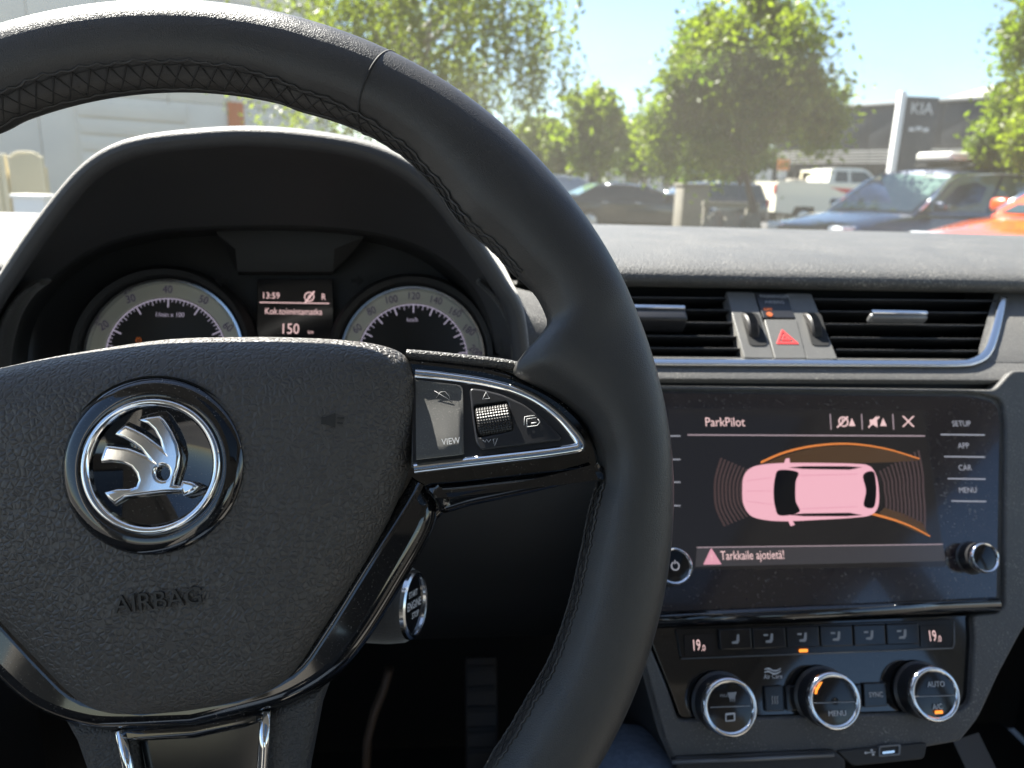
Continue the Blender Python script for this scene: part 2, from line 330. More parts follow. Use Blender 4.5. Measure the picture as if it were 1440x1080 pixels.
# ================================================================== AIR VENTS
def vent(label, c0, c1, knob_px, hand):
    x0, x1 = c0, c1
    t = empty('air_vent', FV.m, label, 'air vent', 'paired centre air vents')
    N = 5
    for k in range(N):
        y = [421, 438, 456, 475, 492][k]
        pts = [FV.P(a, y + (a - 1150) * .010, -.003) for a in (x0[0] + (x0[1] - x0[0]) * (k + .5) / N, x1[0] + (x1[1] - x1[0]) * (k + .5) / N)]
        # a blade: thin section reaching back into the duct
        ca = -(rad(55))       # blades lie nearly level
        fw = Vector((0, math.sin(rad(35 - 6)) * 1.0, -math.cos(rad(35 - 6)))) # level direction into the duct (local v, w)
        nn = Vector((0, fw.z, -fw.y)) * -1
        L = .026; rows = []
        for p in pts:
            rows.append([p + nn * .0009, p + nn * .0004 - fw * .0008, p - nn * .0004 - fw * .0008, p - nn * .0009, p - nn * .0012 + fw * L * .5, p - nn * .0005 + fw * L, p + nn * .0005 + fw * L, p + nn * .0012 + fw * L * .5])
        grid('slat', rows, M['slat'], t, closeu=True, caps=True, smooth=50)
    # upright guide vanes behind
    for k in range(7):
        a = x0[0] + (x1[0] - x0[0]) * (k + .7) / 7.4
        p = FV.P(a, 455, -.030); box('vane', (p.x, p.y, -.036), (.0012, .050, .018), M['void'], t)
    # sliding handle
    (ax, ay), (bx, by) = knob_px
    pa, pb = FV.P(ax, ay, .004), FV.P(bx, by, .004); wd = (pb - pa).length
    hb = box('handle', ((pa.x + pb.x) / 2, (pa.y + pb.y) / 2 - (.004 if hand else .001), .001 if hand else .004), (wd, .013 if hand else .0055, .016 if hand else .009), M['black_button'] if hand else M['panel_grey'], t, .0022, seg=3)
    box('handle_trim', ((pa.x + pb.x) / 2, (pa.y + pb.y) / 2 + (.0015 if hand else .0005), .0096), (wd * .98, .0034, .0022), M['chrome'] if not hand else M['satin'], hb, .0009)
    return t
vent('slatted black air vent partly behind the steering wheel rim, left of the red triangle button', (790, 822), (1022, 1046), ((880, 441), (962, 441)), True)
vent('slatted black air vent with bright curved edge, right of the red triangle button', (1141, 1178), (1406, 1388), ((1221, 447), (1300, 447)), False)

# panel between the vents
vc = empty('vent_control_panel', FV.m, 'dark panel with two thumbwheels and red triangle button between the air vents', 'control panel')
def fq(pts, h=0.0): return FV.pxs(pts, h)
def mid_piece(name, pts, top, mt, parent, th=.012, bev=.0006): return plate(name, rcorner(fq(pts, top), .0012, 3), top, th, bev, mt, parent)
mid_piece('left_cheek', [(1021, 410), (1060, 411), (1089, 504), (1047, 503)], .0005, M['button'], vc)
mid_piece('right_cheek', [(1105, 412), (1141, 413), (1178, 505), (1135, 505)], .0005, M['button'], vc)
mid_piece('indicator_window', [(1061, 411), (1104, 412), (1119, 447), (1074, 447)], .0012, M['black_button'], vc)
hz = mid_piece('hazard_button', [(1075, 449), (1120, 449), (1134, 504), (1090, 504)], .0012, M['button'], vc)
h = .0016
for s_, y in (('PASSENGER', 417), ('AIRBAG', 425)):
    a = FV.px(1089, y, h); text('indicator_text', s_, a[0], a[1], .0050, M['grey_print'], vc, h, 0, sx=.95)
a = FV.px(1080, 435, h); text('indicator_text', 'OFF', a[0], a[1], .0042, M['orange_dim'], vc, h)
a = FV.px(1082, 442, h); lathe('indicator_symbol', [(0, .0004), (.0026, .0004), (.0026, 0)], M['orange_dim'], vc, Matrix.Translation((a[0], a[1], h)), 16)
def tri(cx, cy, s, k): return [(cx, cy + s * .62 * k), (cx - s * .62 * k, cy - s * .45 * k), (cx + s * .62 * k, cy - s * .45 * k)]
a = FV.px(1105, 476, h); c_ = (a[0], a[1] + .001)
plate('triangle', rcorner(tri(*c_, .015, 1), .001), h, .0006, .0001, M['red_print'], hz, holes=[rcorner(tri(*c_, .015, .66), .0006)])
plate('triangle', rcorner(tri(*c_, .015, .44), .0004), h, .0006, .0001, M['red_print'], hz, holes=[tri(*c_, .015, .16)])
for cx in (1056, 1144):
    a = FV.px(cx, 452, .004); r = .017
    m = Matrix.Translation((a[0], a[1] - .001, -.0095)) @ Matrix.Rotation(rad(90), 4, 'Y')
    th = lathe('thumbwheel', [(0, -.0042), (r * .93, -.0042), (r, -.0030), (r, .0030), (r * .93, .0042), (0, .0042)], M['knurl'], vc, m, 64, 30)
    for k in range(40):                                   # ribs on the wheel, one mesh per wheel
        pass
    vs, fs = [], []
    for k in range(64):
        an = 2 * math.pi * k / 64
        c0 = Vector((r * math.cos(an), r * math.sin(an), 0)); tg = Vector((-math.sin(an), math.cos(an), 0)) * .0004; rd = Vector((math.cos(an), math.sin(an), 0)) * .0006
        b = len(vs); vs += [m @ (c0 - tg + Vector((0, 0, -.003))), m @ (c0 + tg + Vector((0, 0, -.003))), m @ (c0 + rd + Vector((0, 0, -.003))), m @ (c0 - tg + Vector((0, 0, .003))), m @ (c0 + tg + Vector((0, 0, .003))), m @ (c0 + rd + Vector((0, 0, .003)))]
        fs += [(b, b + 2, b + 5, b + 3), (b + 2, b + 1, b + 4, b + 5)]
    tag(mesh('wheel_ribs', vs, fs, M['knurl'], th, 0), kind='stuff')
    q = [FV.px(x, y, .0010) for x, y in ((cx - 14, 440), (cx + 10, 440), (cx + 24, 486), (cx - 2, 486))]
    plate('wheel_slot', rcorner(q, .004, 5), .0011, .0004, .0001, M['void'], vc)

# ================================================================== INFOTAINMENT DISPLAY
inf = empty('infotainment_display', FS.m, 'wide glossy touchscreen in the dashboard showing a pink car from above', 'touchscreen')
fs_ = FS.pxs
plate('bezel_frame', rcorner(fs_([(898, 545), (1372, 551), (1414, 560), (1415, 600), (1412, 854), (894, 877)], 0), [.005, .008, .010, .004, .002, .004], 6), -.0005, .012, .0018, M['fascia'], inf)
glass = plate('glass', rcorner(fs_([(900, 551), (1366, 557), (1402, 566), (1406, 600), (1402, 841), (897, 866)], .0005), [.005, .008, .008, .004, .0015, .004], 6), .0010, .006, .0008, M['screen'], inf)
h = .0016
lcd = plate('screen_area', rcorner(fs_([(940, 574), (1299, 577), (1330, 797), (925, 801)], h), .0008), h - .0003, .0005, .0001, M['lcd'], inf)
def Q(name, pts, mt, hh=h, parent=None): return plate(name, fs_(pts, hh), hh, .0003, .00005, mt, parent or lcd, smooth=0)
def T(name, s, px, py, hpx, mt, parent=None, hh=h + .0002, align='LEFT', sx=.9, ang=0):
    a = FS.px(px, py, hh); b = FS.px(px, py - hpx, hh); return text(name, s, a[0], a[1], abs(b[1] - a[1]) * 1.38, mt, parent or lcd, hh, ang, .0001, align, sx)
T('title', 'ParkPilot', 991, 594, 13, M['lcd_text'], sx=.88)
Q('rule', [(967, 610.7), (1301, 612.2), (1301, 613.8), (967, 612.3)], M['lcd_line'])
for x in (1167, 1211, 1255): Q('separator', [(x, 582), (x + 1.2, 582), (x + 2.5, 604), (x + 1.3, 604)], M['lcd_line'])
# toolbar symbols
for dx in (0, 44):
    cx = 1186 + dx
    if dx == 0:
        a = FS.px(cx, 593, h); R = FS.px(cx + 7, 593, h)[0] - a[0]
        lathe('wheel_symbol', [(R * .75, 0), (R, 0), (R, .0003), (R * .75, .0003)], M['lcd_text'], lcd, Matrix.Translation((*a, h)), 24)
        T('wheel_symbol', 'P', cx, 593, 8, M['lcd_text'], align='CENTER')
    else:
        Q('speaker_symbol', [(cx - 7, 590), (cx - 3, 590), (cx + 3, 585), (cx + 4, 601), (cx - 2, 597), (cx - 6, 597)], M['lcd_text'])
    Q('strike_symbol', [(cx - 9, 600), (cx + 6, 585), (cx + 7, 587), (cx - 8, 602)], M['lcd_text'], h + .0003)
    Q('cone_symbol', [(cx + 12, 588), (cx + 17, 599), (cx + 8, 599)], M['lcd_text'])
for a_, b_ in (((1270, 585), (1285, 600)), ((1285, 585), (1270, 600))):
    d = 1.3; Q('close_symbol', [(a_[0] - d, a_[1]), (a_[0] + d, a_[1]), (b_[0] + d, b_[1]), (b_[0] - d, b_[1])], M['lcd_text'], h + (.0001 if a_[0] < 1280 else .00025))
# turning guide lines
def arc_px(name, pts, wpx, mt, hh):
    c = catmull(pts, 8, False); up = [(x, y - wpx * (1 - .5 * i / len(c))) for i, (x, y) in enumerate(c)]; return Q(name, c + up[::-1], mt, hh)
Q('guide_fill', catmull([(1075, 652), (1110, 638), (1160, 628), (1210, 628), (1255, 634), (1295, 646)], 6, False) + catmull([(1290, 648), (1250, 650), (1180, 652), (1100, 656)], 5, False), M['lcd_amber'], h)
arc_px('guide_line', [(1070, 652), (1100, 639), (1135, 630), (1175, 625.5), (1210, 626.5), (1250, 633), (1293, 646)], 3.5, M['lcd_orange'], h + .0002)
Q('guide_fill', catmull([(1236, 722), (1262, 735), (1285, 746), (1307, 755)], 6, False) + [(1297, 735), (1270, 722), (1244, 714)], M['lcd_amber'], h)
arc_px('guide_line', [(1222, 723), (1245, 729), (1265, 735), (1285, 743), (1308, 755)], 3.5, M['lcd_orange'], h + .0002)
# sensor fans in front of and behind the car
for k in range(8):
    x = 1004 + k * 5.2; hh_ = 46 - k * 2.2
    q = catmull([(x + 9, 690 - hh_), (x + 1, 690 - hh_ * .4), (x, 696), (x + 3, 694 + hh_ * .5), (x + 14, 694 + hh_)], 5, False)
    Q('sensor_band', q + [(a + 3.2, b) for a, b in q[::-1]], M['lcd_wave'], h)
for k in range(11):
    x = 1240 + k * 5.4; hh_ = 26 + k * 2.9
    q = catmull([(x - 4, 688 - hh_), (x + 2, 688 - hh_ * .4), (x + 3, 690), (x + 5, 688 + hh_ * .5), (x + 5, 688 + hh_)], 5, False)
    Q('sensor_band', q + [(a + 3.0, b) for a, b in q[::-1]], M['lcd_wave'], h)
# the car picture: body, glass, roof, mirrors
carpic = Q('car_picture', catmull([(1044, 690), (1046, 670), (1056, 658), (1075, 653), (1105, 651), (1150, 651), (1200, 652), (1222, 655), (1232, 668), (1236, 690), (1235, 712), (1225, 724), (1200, 728), (1150, 731), (1105, 733), (1075, 731), (1056, 725), (1046, 710)], 6), M['lcd_car'], h + .0003)
Q('windscreen_picture', catmull([(1088, 692), (1090, 672), (1096, 661), (1122, 664), (1119, 678), (1119, 704), (1124, 720), (1097, 725), (1090, 712)], 5), M['lcd_dark'], h + .0005)
Q('rear_glass_picture', catmull([(1214, 668), (1228, 663), (1232, 680), (1232, 700), (1228, 714), (1215, 711), (1218, 690)], 5), M['lcd_dark'], h + .0005)
for y, s_ in ((657.5, 1), (724, -1)):
    Q('side_glass_picture', [(1108, y), (1130, y + 2 * s_), (1195, y + 3 * s_), (1213, y - .5 * s_), (1190, y - 2 * s_), (1130, y - 2 * s_)], M['lcd_dark'], h + .0005)
Q('roof_picture', rcorner([(1126, 665), (1205, 663), (1212, 690), (1207, 714), (1128, 719), (1123, 692)], 4), M['lcd_car'], h + .0005)
for y0, y1 in ((668, 667), (715, 713)): Q('roof_rail_picture', [(1124, y0), (1206, y1 - 1), (1206, y1 + .2), (1124, y0 + 1.2)], M['lcd_car2'], h + .0007)
for y in (671, 690, 709): Q('bonnet_crease', [(1050, y + (y - 690) * -.25), (1086, y), (1086, y + 1), (1050, y + 1 + (y - 690) * -.25)], M['lcd_car2'], h + .0005)
for pts in ([(1102, 653), (1105, 645), (1110, 644), (1111, 652)], [(1108, 731), (1112, 740), (1118, 738), (1113, 730)]): Q('mirror_picture', pts, M['lcd_car'], h + .0003)
# warning bar
Q('message_bar', [(980, 770.5), (1326, 766), (1330, 789), (978, 797)], M['lcd_panel'], h)
Q('message_rule', [(980, 769.2), (1326, 764.8), (1326, 766), (980, 770.5)], M['lcd_line'], h + .0002)
a = FS.px(1001, 784, h); plate('warning_symbol', rcorner(tri(a[0], a[1], .0105, 1), .0008), h + .0003, .0004, .0001, M['lcd_car2'], lcd)
T('warning_mark', '!', 1001, 784.5, 9, M['lcd_text'], align='CENTER', hh=h + .0005)
T('message', 'Tarkkaile ajotietä!', 1013, 782, 13, M['lcd_text'], sx=.74)
# touch keys
for s_, x, y, xl, xr, yl in (('SETUP', 1352, 596, 1323, 1385, 611), ('APP', 1355, 627, 1328, 1385, 642), ('CAR', 1357, 658, 1333, 1386, 673), ('MENU', 1361, 689.5, 1338, 1387, 704.5)):
    T('key_text', s_, x, y, 8, M['key_text'], inf, align='CENTER', sx=.9)
    Q('key_line', [(xl, yl - .9), (xr, yl - .2), (xr, yl + 1.6), (xl, yl + .9)], M['key_text'], h, inf)
for y in (613, 646, 678, 711): Q('key_line', [(925, y - .9), (957, y - .8), (957, y + .9), (925, y + .8)], M['key_text'], h, inf)
# gloss ledge under the glass
o = tube('lower_ledge', [FS.P(896, 872, .003), FS.P(1150, 861, .003), FS.P(1404, 850, .003)], circ(.0046, 14, .0034), M['piano'], inf)
tube('ledge_line', [FS.P(896, 864.5, .0035), FS.P(1402, 844, .0035)], .0006, M['panel_grey'], inf)
def knob(name, parent, fr, cx, cy, rpx, hgt, r_mult=1.0, ringm='chrome', cap='gloss_in'):
    a = fr.px(cx, cy, hgt); r = abs(fr.px(cx, cy - rpx, hgt)[1] - a[1]) * r_mult
    mt_ = Matrix.Translation((a[0], a[1], 0))
    k = lathe(name, [(r * 1.10, 0), (r * 1.10, .001), (r * 1.0, .002), (r * .97, hgt * .55), (r * .985, hgt * .80)], M['black_button'], parent, mt_, 64)
    lathe('chrome_ring', [(r * .985, hgt * .74), (r * 1.005, hgt * .84), (r * .995, hgt * .93), (r * .955, hgt * 1.02), (r * .90, hgt * 1.055), (r * .84, hgt * 1.03), (r * .80, hgt * .97)], M[ringm], k, mt_, 64, 60)
    lathe('cap', [(0, hgt * 1.01), (r * .5, hgt * 1.005), (r * .81, hgt * .97)], M[cap], k, mt_, 64)
    return k, a, r
k, a, r = knob('volume_knob', inf, FS, 1386, 784, 22, .016)
k2, a2, r2 = knob('volume_knob', inf, FS, 949, 796, 27, .016)
lathe('power_symbol', [(.0022, .0168), (.0030, .0168), (.0030, .0171), (.0022, .0171)], M['key_text'], k2, Matrix.Translation((*a2, 0)), 20, a0=rad(110), a1=rad(430))
box('power_symbol', (a2[0], a2[1] + .0026, .0169), (.0007, .0026, .0003), M['key_text'], k2)

# ================================================================== CLIMATE CONTROLS
cl = empty('climate_control_panel', FS.m, 'gloss black climate panel with three chrome-ringed knobs and a button row', 'climate panel')
cp = plate('panel_face', rcorner(fs_([(907, 882), (1366, 864), (1369, 900), (1364, 986), (1348, 999), (957, 1011), (940, 965), (914, 900)], -.002), .003, 4), -.002, .010, .0010, M['piano'], cl)
hb = .0006
tray = plate('button_tray', rcorner(fs_([(950, 884), (1340, 871), (1341, 911), (958, 927)], hb), .0022), hb - .0008, .002, .0005, M['gloss_in'], cl)
tube('tray_line', [FS.P(958, 926.5, hb), FS.P(1340, 911.5, hb), FS.P(1342, 905, hb), FS.P(1341.5, 873, hb)], .00045, M['panel_grey'], tray)
for i, (x0, x1) in enumerate(((1011, 1056), (1058, 1104), (1106, 1151), (1153, 1198), (1200, 1244), (1246, 1291))):
    f = lambda x, y: (x, y - (x - 1011) * .030)
    b = plate('key', rcorner(fs_([f(x0, 885), f(x1, 885), f(x1 + 2, 914), f(x0 + 2, 914)], hb + .002), .0008), hb + .0022, .004, .0007, M['gloss_in'], cl)
    xc = (x0 + x1) / 2 + 2; hh = hb + .0026
    yc = 900 - (xc - 1011) * .030
    # seat or airflow mark
    Q('key_mark', [(xc + 1, yc - 7), (xc + 4, yc - 7), (xc + 4, yc + 2), (xc + 2, yc + 6), (xc - 6, yc + 6), (xc - 6, yc + 3), (xc, yc + 2)], M['grey_print'], hh, b)
    if i > 0: Q('key_mark', [(xc - 9, yc - 6), (xc - 3, yc - 6), (xc - 3, yc - 3.5), (xc - 9, yc - 3.5)], M['grey_print'], hh, b)
Q('key_light', rcorner([(1124, 913), (1136, 912.6), (1136, 917), (1124, 917.4)], 1), M['orange_led'], hb + .0006, tray)
for x, y in ((982, 908), (1314, 895)):
    Q('temperature_window', [(x - 20, y - 15), (x + 22, y - 16.4), (x + 23, y + 13), (x - 19, y + 14.6)], M['lcd_dark'], hb, tray)
    T('temperature', '19', x - 3, y, 16, M['lcd_text'], tray, hb + .0004, 'CENTER', .62); T('temperature', '.0', x + 7, y + 3.5, 9, M['lcd_text'], tray, hb + .0004, 'CENTER', .75)
kd = []
for cx, cy, rp in ((1027, 995, 43), (1174, 986, 42), (1315.5, 976.5, 40)):
    kd.append(knob('climate_knob', cl, FS, cx, cy, rp, .0165))
def K(i, pts, mt, up=.0177): return Q('knob_mark', pts, mt, up, kd[i][0])
hk = .0172
for i, (cx, cy) in enumerate(((1027, 993), (1174, 987), (1315, 978))):
    K(i, [(cx - 28, cy + 1.2), (cx + 28, cy - .8), (cx + 28, cy + .4), (cx - 28, cy + 2.4)], M['grey_print'])
T('knob_text', 'MENU', 1177.5, 1003.5, 8, M['white_print'], kd[1][0], hk + .0004, 'CENTER', .95)
T('knob_text', 'AUTO', 1316.5, 962.5, 8, M['white_print'], kd[2][0], hk + .0004, 'CENTER', .9)
T('knob_text', 'A/C', 1318.5, 994, 8, M['white_print'], kd[2][0], hk + .0004, 'CENTER', .85)
T('knob_text', 'MAX', 1018.5, 978.5, 5, M['grey_print'], kd[0][0], hk + .0004, 'CENTER', .9)
K(0, [(1023, 974), (1036, 973), (1033, 983), (1026, 983.5)], M['grey_print'])
for q in (1027, 1030, 1033): K(0, [(q, 980), (q + 1, 980), (q + .5, 987), (q - .5, 987)], M['grey_print'], .0180)
K(0, rcorner([(1020, 1003), (1034, 1002), (1034, 1014), (1020, 1015)], 2), M['white_print']); K(0, [(1022, 1006), (1032, 1005), (1032, 1012), (1022, 1013)], M['gloss_in'], .0181)
K(1, rcorner([(1152, 961), (1157, 958.5), (1150, 971), (1147, 970)], 1), M['orange_led']); K(1, rcorner([(1147, 967), (1150.5, 967), (1149, 976), (1146, 976)], 1), M['orange_led'], .0181)
K(2, rcorner([(1315, 999.5), (1326, 999), (1326, 1003.5), (1315, 1004)], 1), M['orange_led'])
a = kd[1][1]; lathe('pointer_dimple', [(0, .0168), (.0014, .0170), (.0021, .0176), (.0024, .0172)], M['gloss_in'], kd[1][0], Matrix.Translation((a[0], a[1], 0)), 20)
for pts in ([(1075, 966), (1101, 964), (1103, 1000), (1077, 1001)], [(1105, 965), (1121, 964), (1122, 999), (1107, 1000)], [(1203, 963), (1211, 962), (1213, 995), (1205, 996)], [(1214, 961), (1246, 960), (1248, 993), (1216, 995)]):
    plate('key', rcorner(fs_(pts, hb), .0008), hb, .003, .0006, M['gloss_in'], cl)
T('key_text', 'SYNC', 1232, 977, 7.5, M['white_print'], cl, hb + .0003, 'CENTER', .85)
for q in (1086, 1089.5, 1093): Q('key_mark', catmull([(q, 979), (q + 1.4, 979), (q + .6, 983), (q + 1.6, 987), (q + .6, 990), (q - .6, 990), (q + .2, 987), (q - .8, 983)], 3), M['grey_print'], hb + .0004, cl)
T('air_care_text', 'Air Care', 1087, 951.5, 6.5, M['white_print'], cl, -.0012, 'CENTER', .9)
for k_ in range(2):
    y = 940 + k_ * 4
    Q('air_care_mark', catmull([(1075, y + 1), (1081, y - 1), (1087, y + 2), (1093, y + 2), (1098, y - 1)], 4, False) + catmull([(1098, y + .6), (1093, y + 4), (1087, y + 4), (1081, y + 1.4), (1075, y + 2)], 4, False), M['white_print'], -.0013, cl)
# usb socket in the lip under the panel
us = empty('usb_socket', FS.m, 'small usb socket with white symbol below the climate panel', 'usb socket')
plate('socket_base', rcorner(fs_([(1176, 1056), (1305, 1044), (1300, 1068), (1200, 1078)], .005), .003), .005, .010, .001, M['inner'], us)
plate('socket_frame', rcorner(fs_([(1236, 1049), (1267, 1046.5), (1266, 1062), (1235.5, 1064.5)], .0058), .0012), .0060, .002, .0003, M['panel_grey'], us, holes=[rcorner(fs_([(1238.5, 1051.5), (1264, 1049.2), (1263.5, 1059.5), (1238, 1061.8)], .006), .0008)])
Q('socket_tongue', [(1241, 1057), (1258, 1055), (1258, 1058.5), (1241, 1060.5)], M['satin'], .0054, us)
Q('usb_symbol', [(1217, 1058.2), (1231, 1057), (1231, 1058.2), (1217, 1059.4)], M['white_print'], .0056, us)
for q in ((1217.5, 1058.8), (1226, 1055.2), (1228, 1061)): Q('usb_symbol', [(q[0] - 1.5, q[1] - 1.5), (q[0] + 1.5, q[1] - 1.5), (q[0] + 1.5, q[1] + 1.5), (q[0] - 1.5, q[1] + 1.5)], M['white_print'], .0058, us)

# ================================================================== INSTRUMENT BINNACLE AND CLUSTER
bn = empty('instrument_binnacle', Matrix.Translation(at(380, 470, .50)), 'black arched hood over the instruments behind the steering wheel', 'instrument hood')
bpy.context.view_layer.update()
near = catmull([(-75, 520), (-40, 440), (5, 365), (50, 300), (98, 241), (140, 208), (190, 190), (260, 181), (340, 177), (420, 182), (500, 195), (556, 215), (606, 248), (648, 296), (682, 345), (712, 392), (738, 440), (748, 520)], 5, False)
inner = catmull([(14, 540), (16, 490), (26, 452), (48, 416), (85, 378), (140, 345), (210, 326), (290, 319), (370, 317), (450, 319), (530, 328), (590, 346), (636, 374), (666, 404), (685, 440), (693, 470), (697, 505), (698, 540)], 5, False)
YN, YI = .455, .572
secs = []
N_ = len(near)
cen = at(370, 470, .5)
A = [at(x, y, YN + .012 * (1 - math.sin(math.pi * i / (N_ - 1)))) for i, (x, y) in enumerate(near)]
B = [at(x, y, YI) for x, y in inner]
rows = []
def outw(p):                                             # outward direction in the x-z plane
    d = Vector((p.x - cen.x, 0, (p.z - cen.z) * 1.5)); return d.normalized()
for i in range(N_):
    a, b = A[i], B[i]; n_ = outw(a); r_ = .0055
    row = []
    # top skin running forward and sinking into the dashboard
    wf = 1.7 if a.x < cen.x else 1.06; far = Vector((cen.x + (a.x - cen.x) * wf, .80, ZC - .050))
    if a.z < ZC - .03: far = Vector((cen.x + (a.x - cen.x) * wf, .72, a.z))
    top = a + Vector((0, .02, 0)) + n_ * .0015
    for t in (1, .75, .5, .25, .1): 
        p = top.lerp(far, t); z_ = top.z + (far.z - top.z) * (t ** 1.7); row.append(Vector((p.x, p.y, z_)))
    row.append(top)
    for k in range(9):                                   # rounded front edge
        an = math.pi * k / 8
        row.append(a + n_ * (-r_ + r_ * math.cos(an)) + Vector((0, r_ * 1.1 - r_ * 1.1 * math.sin(an), 0)))
    c0 = row[-1]
    for t in (.12, .3, .5, .7, .85, 1.0):                # inside of the hood, slightly hollow
        p = c0.lerp(b, t); row.append(p + outw(p) * (.010 * math.sin(math.pi * t)))
    rows.append(row)
def bpart(o): return unparent_fix(o, bn)
hoodo = bpart(grid('hood', [r[:11] for r in rows], M['hood'], None)); bpart(grid('hood_lining', [r[10:] for r in rows], M['lining'], None))
# funnel from the hood's inside to the instrument plane
rows = []
for i in range(N_):
    x, y = inner[i]; a = B[i] + Vector((0, -.0005, 0)); c = FC.o + FC.u * 0
    q = FC.px(370 + (x - 370) * .93, 480 + (y - 480) * .92, -.006); b = FC.o + FC.u * q[0] + FC.v * q[1] - FC.w * .006
    rows.append([a + outw(a) * .004, a, a.lerp(b, .5), b])
bpart(grid('inner_surround', rows, M['inner'], None))
# satin crescents at both flanks
for pts in ([(672, 395), (694, 413), (712, 437), (723, 465), (728, 490), (728, 520)], [(62, 396), (40, 411), (20, 438), (8, 470), (2, 500), (0, 530)]):
    path = [at(x, y, .535) for x, y in catmull(pts, 6, False)]
    n6 = len(path)
    bpart(grid('side_trim', tube_rows(path, lambda t: circ(.0012 + .0036 * math.sin(math.pi * min(1, .15 + .85 * t) * .5), 10, .010), False, (0, 1, 0)), M['fascia'], None, closeu=True, caps=True))
ic = empty('instrument_cluster', FC.m, 'two round dials and a small display seen through the steering wheel', 'instrument cluster')
fc = FC.pxs
plate('back_plate', rcorner(fc([(40, 420), (110, 345), (230, 322), (500, 322), (610, 350), (685, 430), (690, 540), (30, 540)], -.008), .01), -.008, .004, .001, M['inner'], ic)
# raised brow between the dials
brow = [[FC.P(x, y, hh) for x, y in row] for row, hh in (([(300, 316), (322, 318), (480, 318), (518, 316)], .016), ([(306, 330), (331, 350), (470, 350), (512, 333)], .015), ([(322, 352), (334, 382), (468, 382), (498, 352)], .006), ([(330, 360), (336, 387), (466, 387), (490, 360)], -.006))]
grid('brow', brow, M['inner'], ic, smooth=30)
def gauge(name, cx, cy, rp, nums, unit, ux, uy, step, sub, amax, label):
    a = FC.px(cx, cy, 0); r = abs(FC.px(cx, cy - rp, 0)[1] - a[1]); mt_ = Matrix.Translation((a[0], a[1], 0))
    g = lathe(name, [(0, 0), (r * .76, 0), (r * .765, .0002)], M['gauge_face'], ic, mt_, 72)
    g['label'] = label
    lathe('number_band', [(r * .76, .0002), (r * .775, .0012), (r * .93, .0022), (r * .945, .0016)], M['gauge_band'], g, mt_, 72)
    lathe('bright_ring', [(r * .935, .0018), (r * .955, .0048), (r * .985, .0050), (r * 1.0, .0030), (r * 1.005, -.004)], M['satin'], g, mt_, 72)
    lathe('cowl', [(r * 1.0, .000), (r * 1.03, .010), (r * 1.09, .0125), (r * 1.16, .006), (r * 1.17, -.008)], M['inner'], g, mt_, 72)
    lathe('scale_arc', [(r * .738, .0003), (r * .752, .0003), (r * .752, .0006), (r * .738, .0006)], M['gauge_tick'], g, mt_, 72, a0=rad(90 - amax), a1=rad(90 + amax))
    vs, fs = [], []
    nt_ = int(round(2 * amax / step * sub))
    for k in range(nt_ + 1):
        an = rad(90 + amax - k * step / sub); big = k % sub == 0; half = sub % 2 == 0 and k % (sub // 2) == 0
        L0 = r * (.63 if big else .675 if half else .70); wd = .0005 if big else .00026
        d = Vector((math.cos(an), math.sin(an), 0)); t = Vector((-d.y, d.x, 0)) * wd; o_ = Vector((a[0], a[1], .0005)); b = len(vs)
        vs += [o_ + d * L0 - t, o_ + d * L0 + t, o_ + d * r * .742 + t, o_ + d * r * .742 - t]; fs.append((b, b + 1, b + 2, b + 3))
    tag(mesh('scale_ticks', vs, fs, M['gauge_tick'], g, 0), kind='stuff')
    for s_, dg in nums:
        an = rad(90 - dg); text('numeral', s_, a[0] + r * .855 * math.cos(an), a[1] + r * .855 * math.sin(an), r * .145, M['gauge_num'], g, .0026, -rad(dg) * .55, .0003, 'CENTER', .85)
    q = FC.px(ux, uy, 0); text('unit_text', unit, q[0], q[1], r * .085, M['gauge_tick'], g, .0006, 0, .0001, 'CENTER', .9)
    # needle, at rest at the bottom left of the dial
    an = rad(90 + amax + 2); d = Vector((math.cos(an), math.sin(an), 0)); t = Vector((-d.y, d.x, 0)); o_ = Vector((a[0], a[1], .003))
    mesh('needle', [o_ - t * .0016, o_ + t * .0016, o_ + d * r * .62 + t * .0005, o_ + d * r * .62 - t * .0005, o_ + Vector((0, 0, .0015)), o_ + d * r * .62 + Vector((0, 0, .0006))], [(0, 4, 5, 3), (4, 1, 2, 5), (0, 1, 4), (2, 3, 5)], M['red_print'], g, 0)
    lathe('hub_cap', [(0, .007), (r * .10, .0068), (r * .13, .005), (r * .13, 0)], M['inner'], g, mt_, 32)
    return g
g1 = gauge('rev_counter', 234, 500, 107, [(str(10 * k), (k - 4) * 32) for k in range(0, 8)], '1/min x 100', 239, 443, 32, 8, 128, 'rev counter dial with grey band numbered in tens')
g2 = gauge('speedometer', 581, 503, 100, [(str(20 * k), (k - 6) * 21) for k in range(0, 13)], 'km/h', 580, 450, 21, 4, 126, 'speedometer dial with grey band numbered in twenties')
a = FC.px(195, 478, .0006); text('warning_light', '(!)', a[0], a[1], .005, M['orange_dim'], g1, .0008)
hd = -.0015
dsp = plate('trip_display', rcorner(fc([(362, 392), (468, 392), (470, 505), (360, 505)], hd), .001), hd, .005, .0004, M['lcd_dark'], ic)
def TC(s_, px, py, hp, align='LEFT', sx=.85, nm='display_text'):
    q = FC.px(px, py, hd); b = FC.px(px, py - hp, hd); return text(nm, s_, q[0], q[1], abs(b[1] - q[1]) * 1.38, M['lcd_text'], dsp, hd + .0004, 0, .0001, align, sx)
TC('13:59', 368, 416, 9, sx=.9); TC('R', 455, 418, 9, 'CENTER')
q = FC.px(435, 417.5, hd); lathe('stop_start_symbol', [(.0030, 0), (.0038, 0), (.0038, .0002), (.0030, .0002)], M['lcd_text'], dsp, Matrix.Translation((*q, hd + .0003)), 24)
TC('A', 435, 418, 7, 'CENTER', nm='stop_start_symbol')
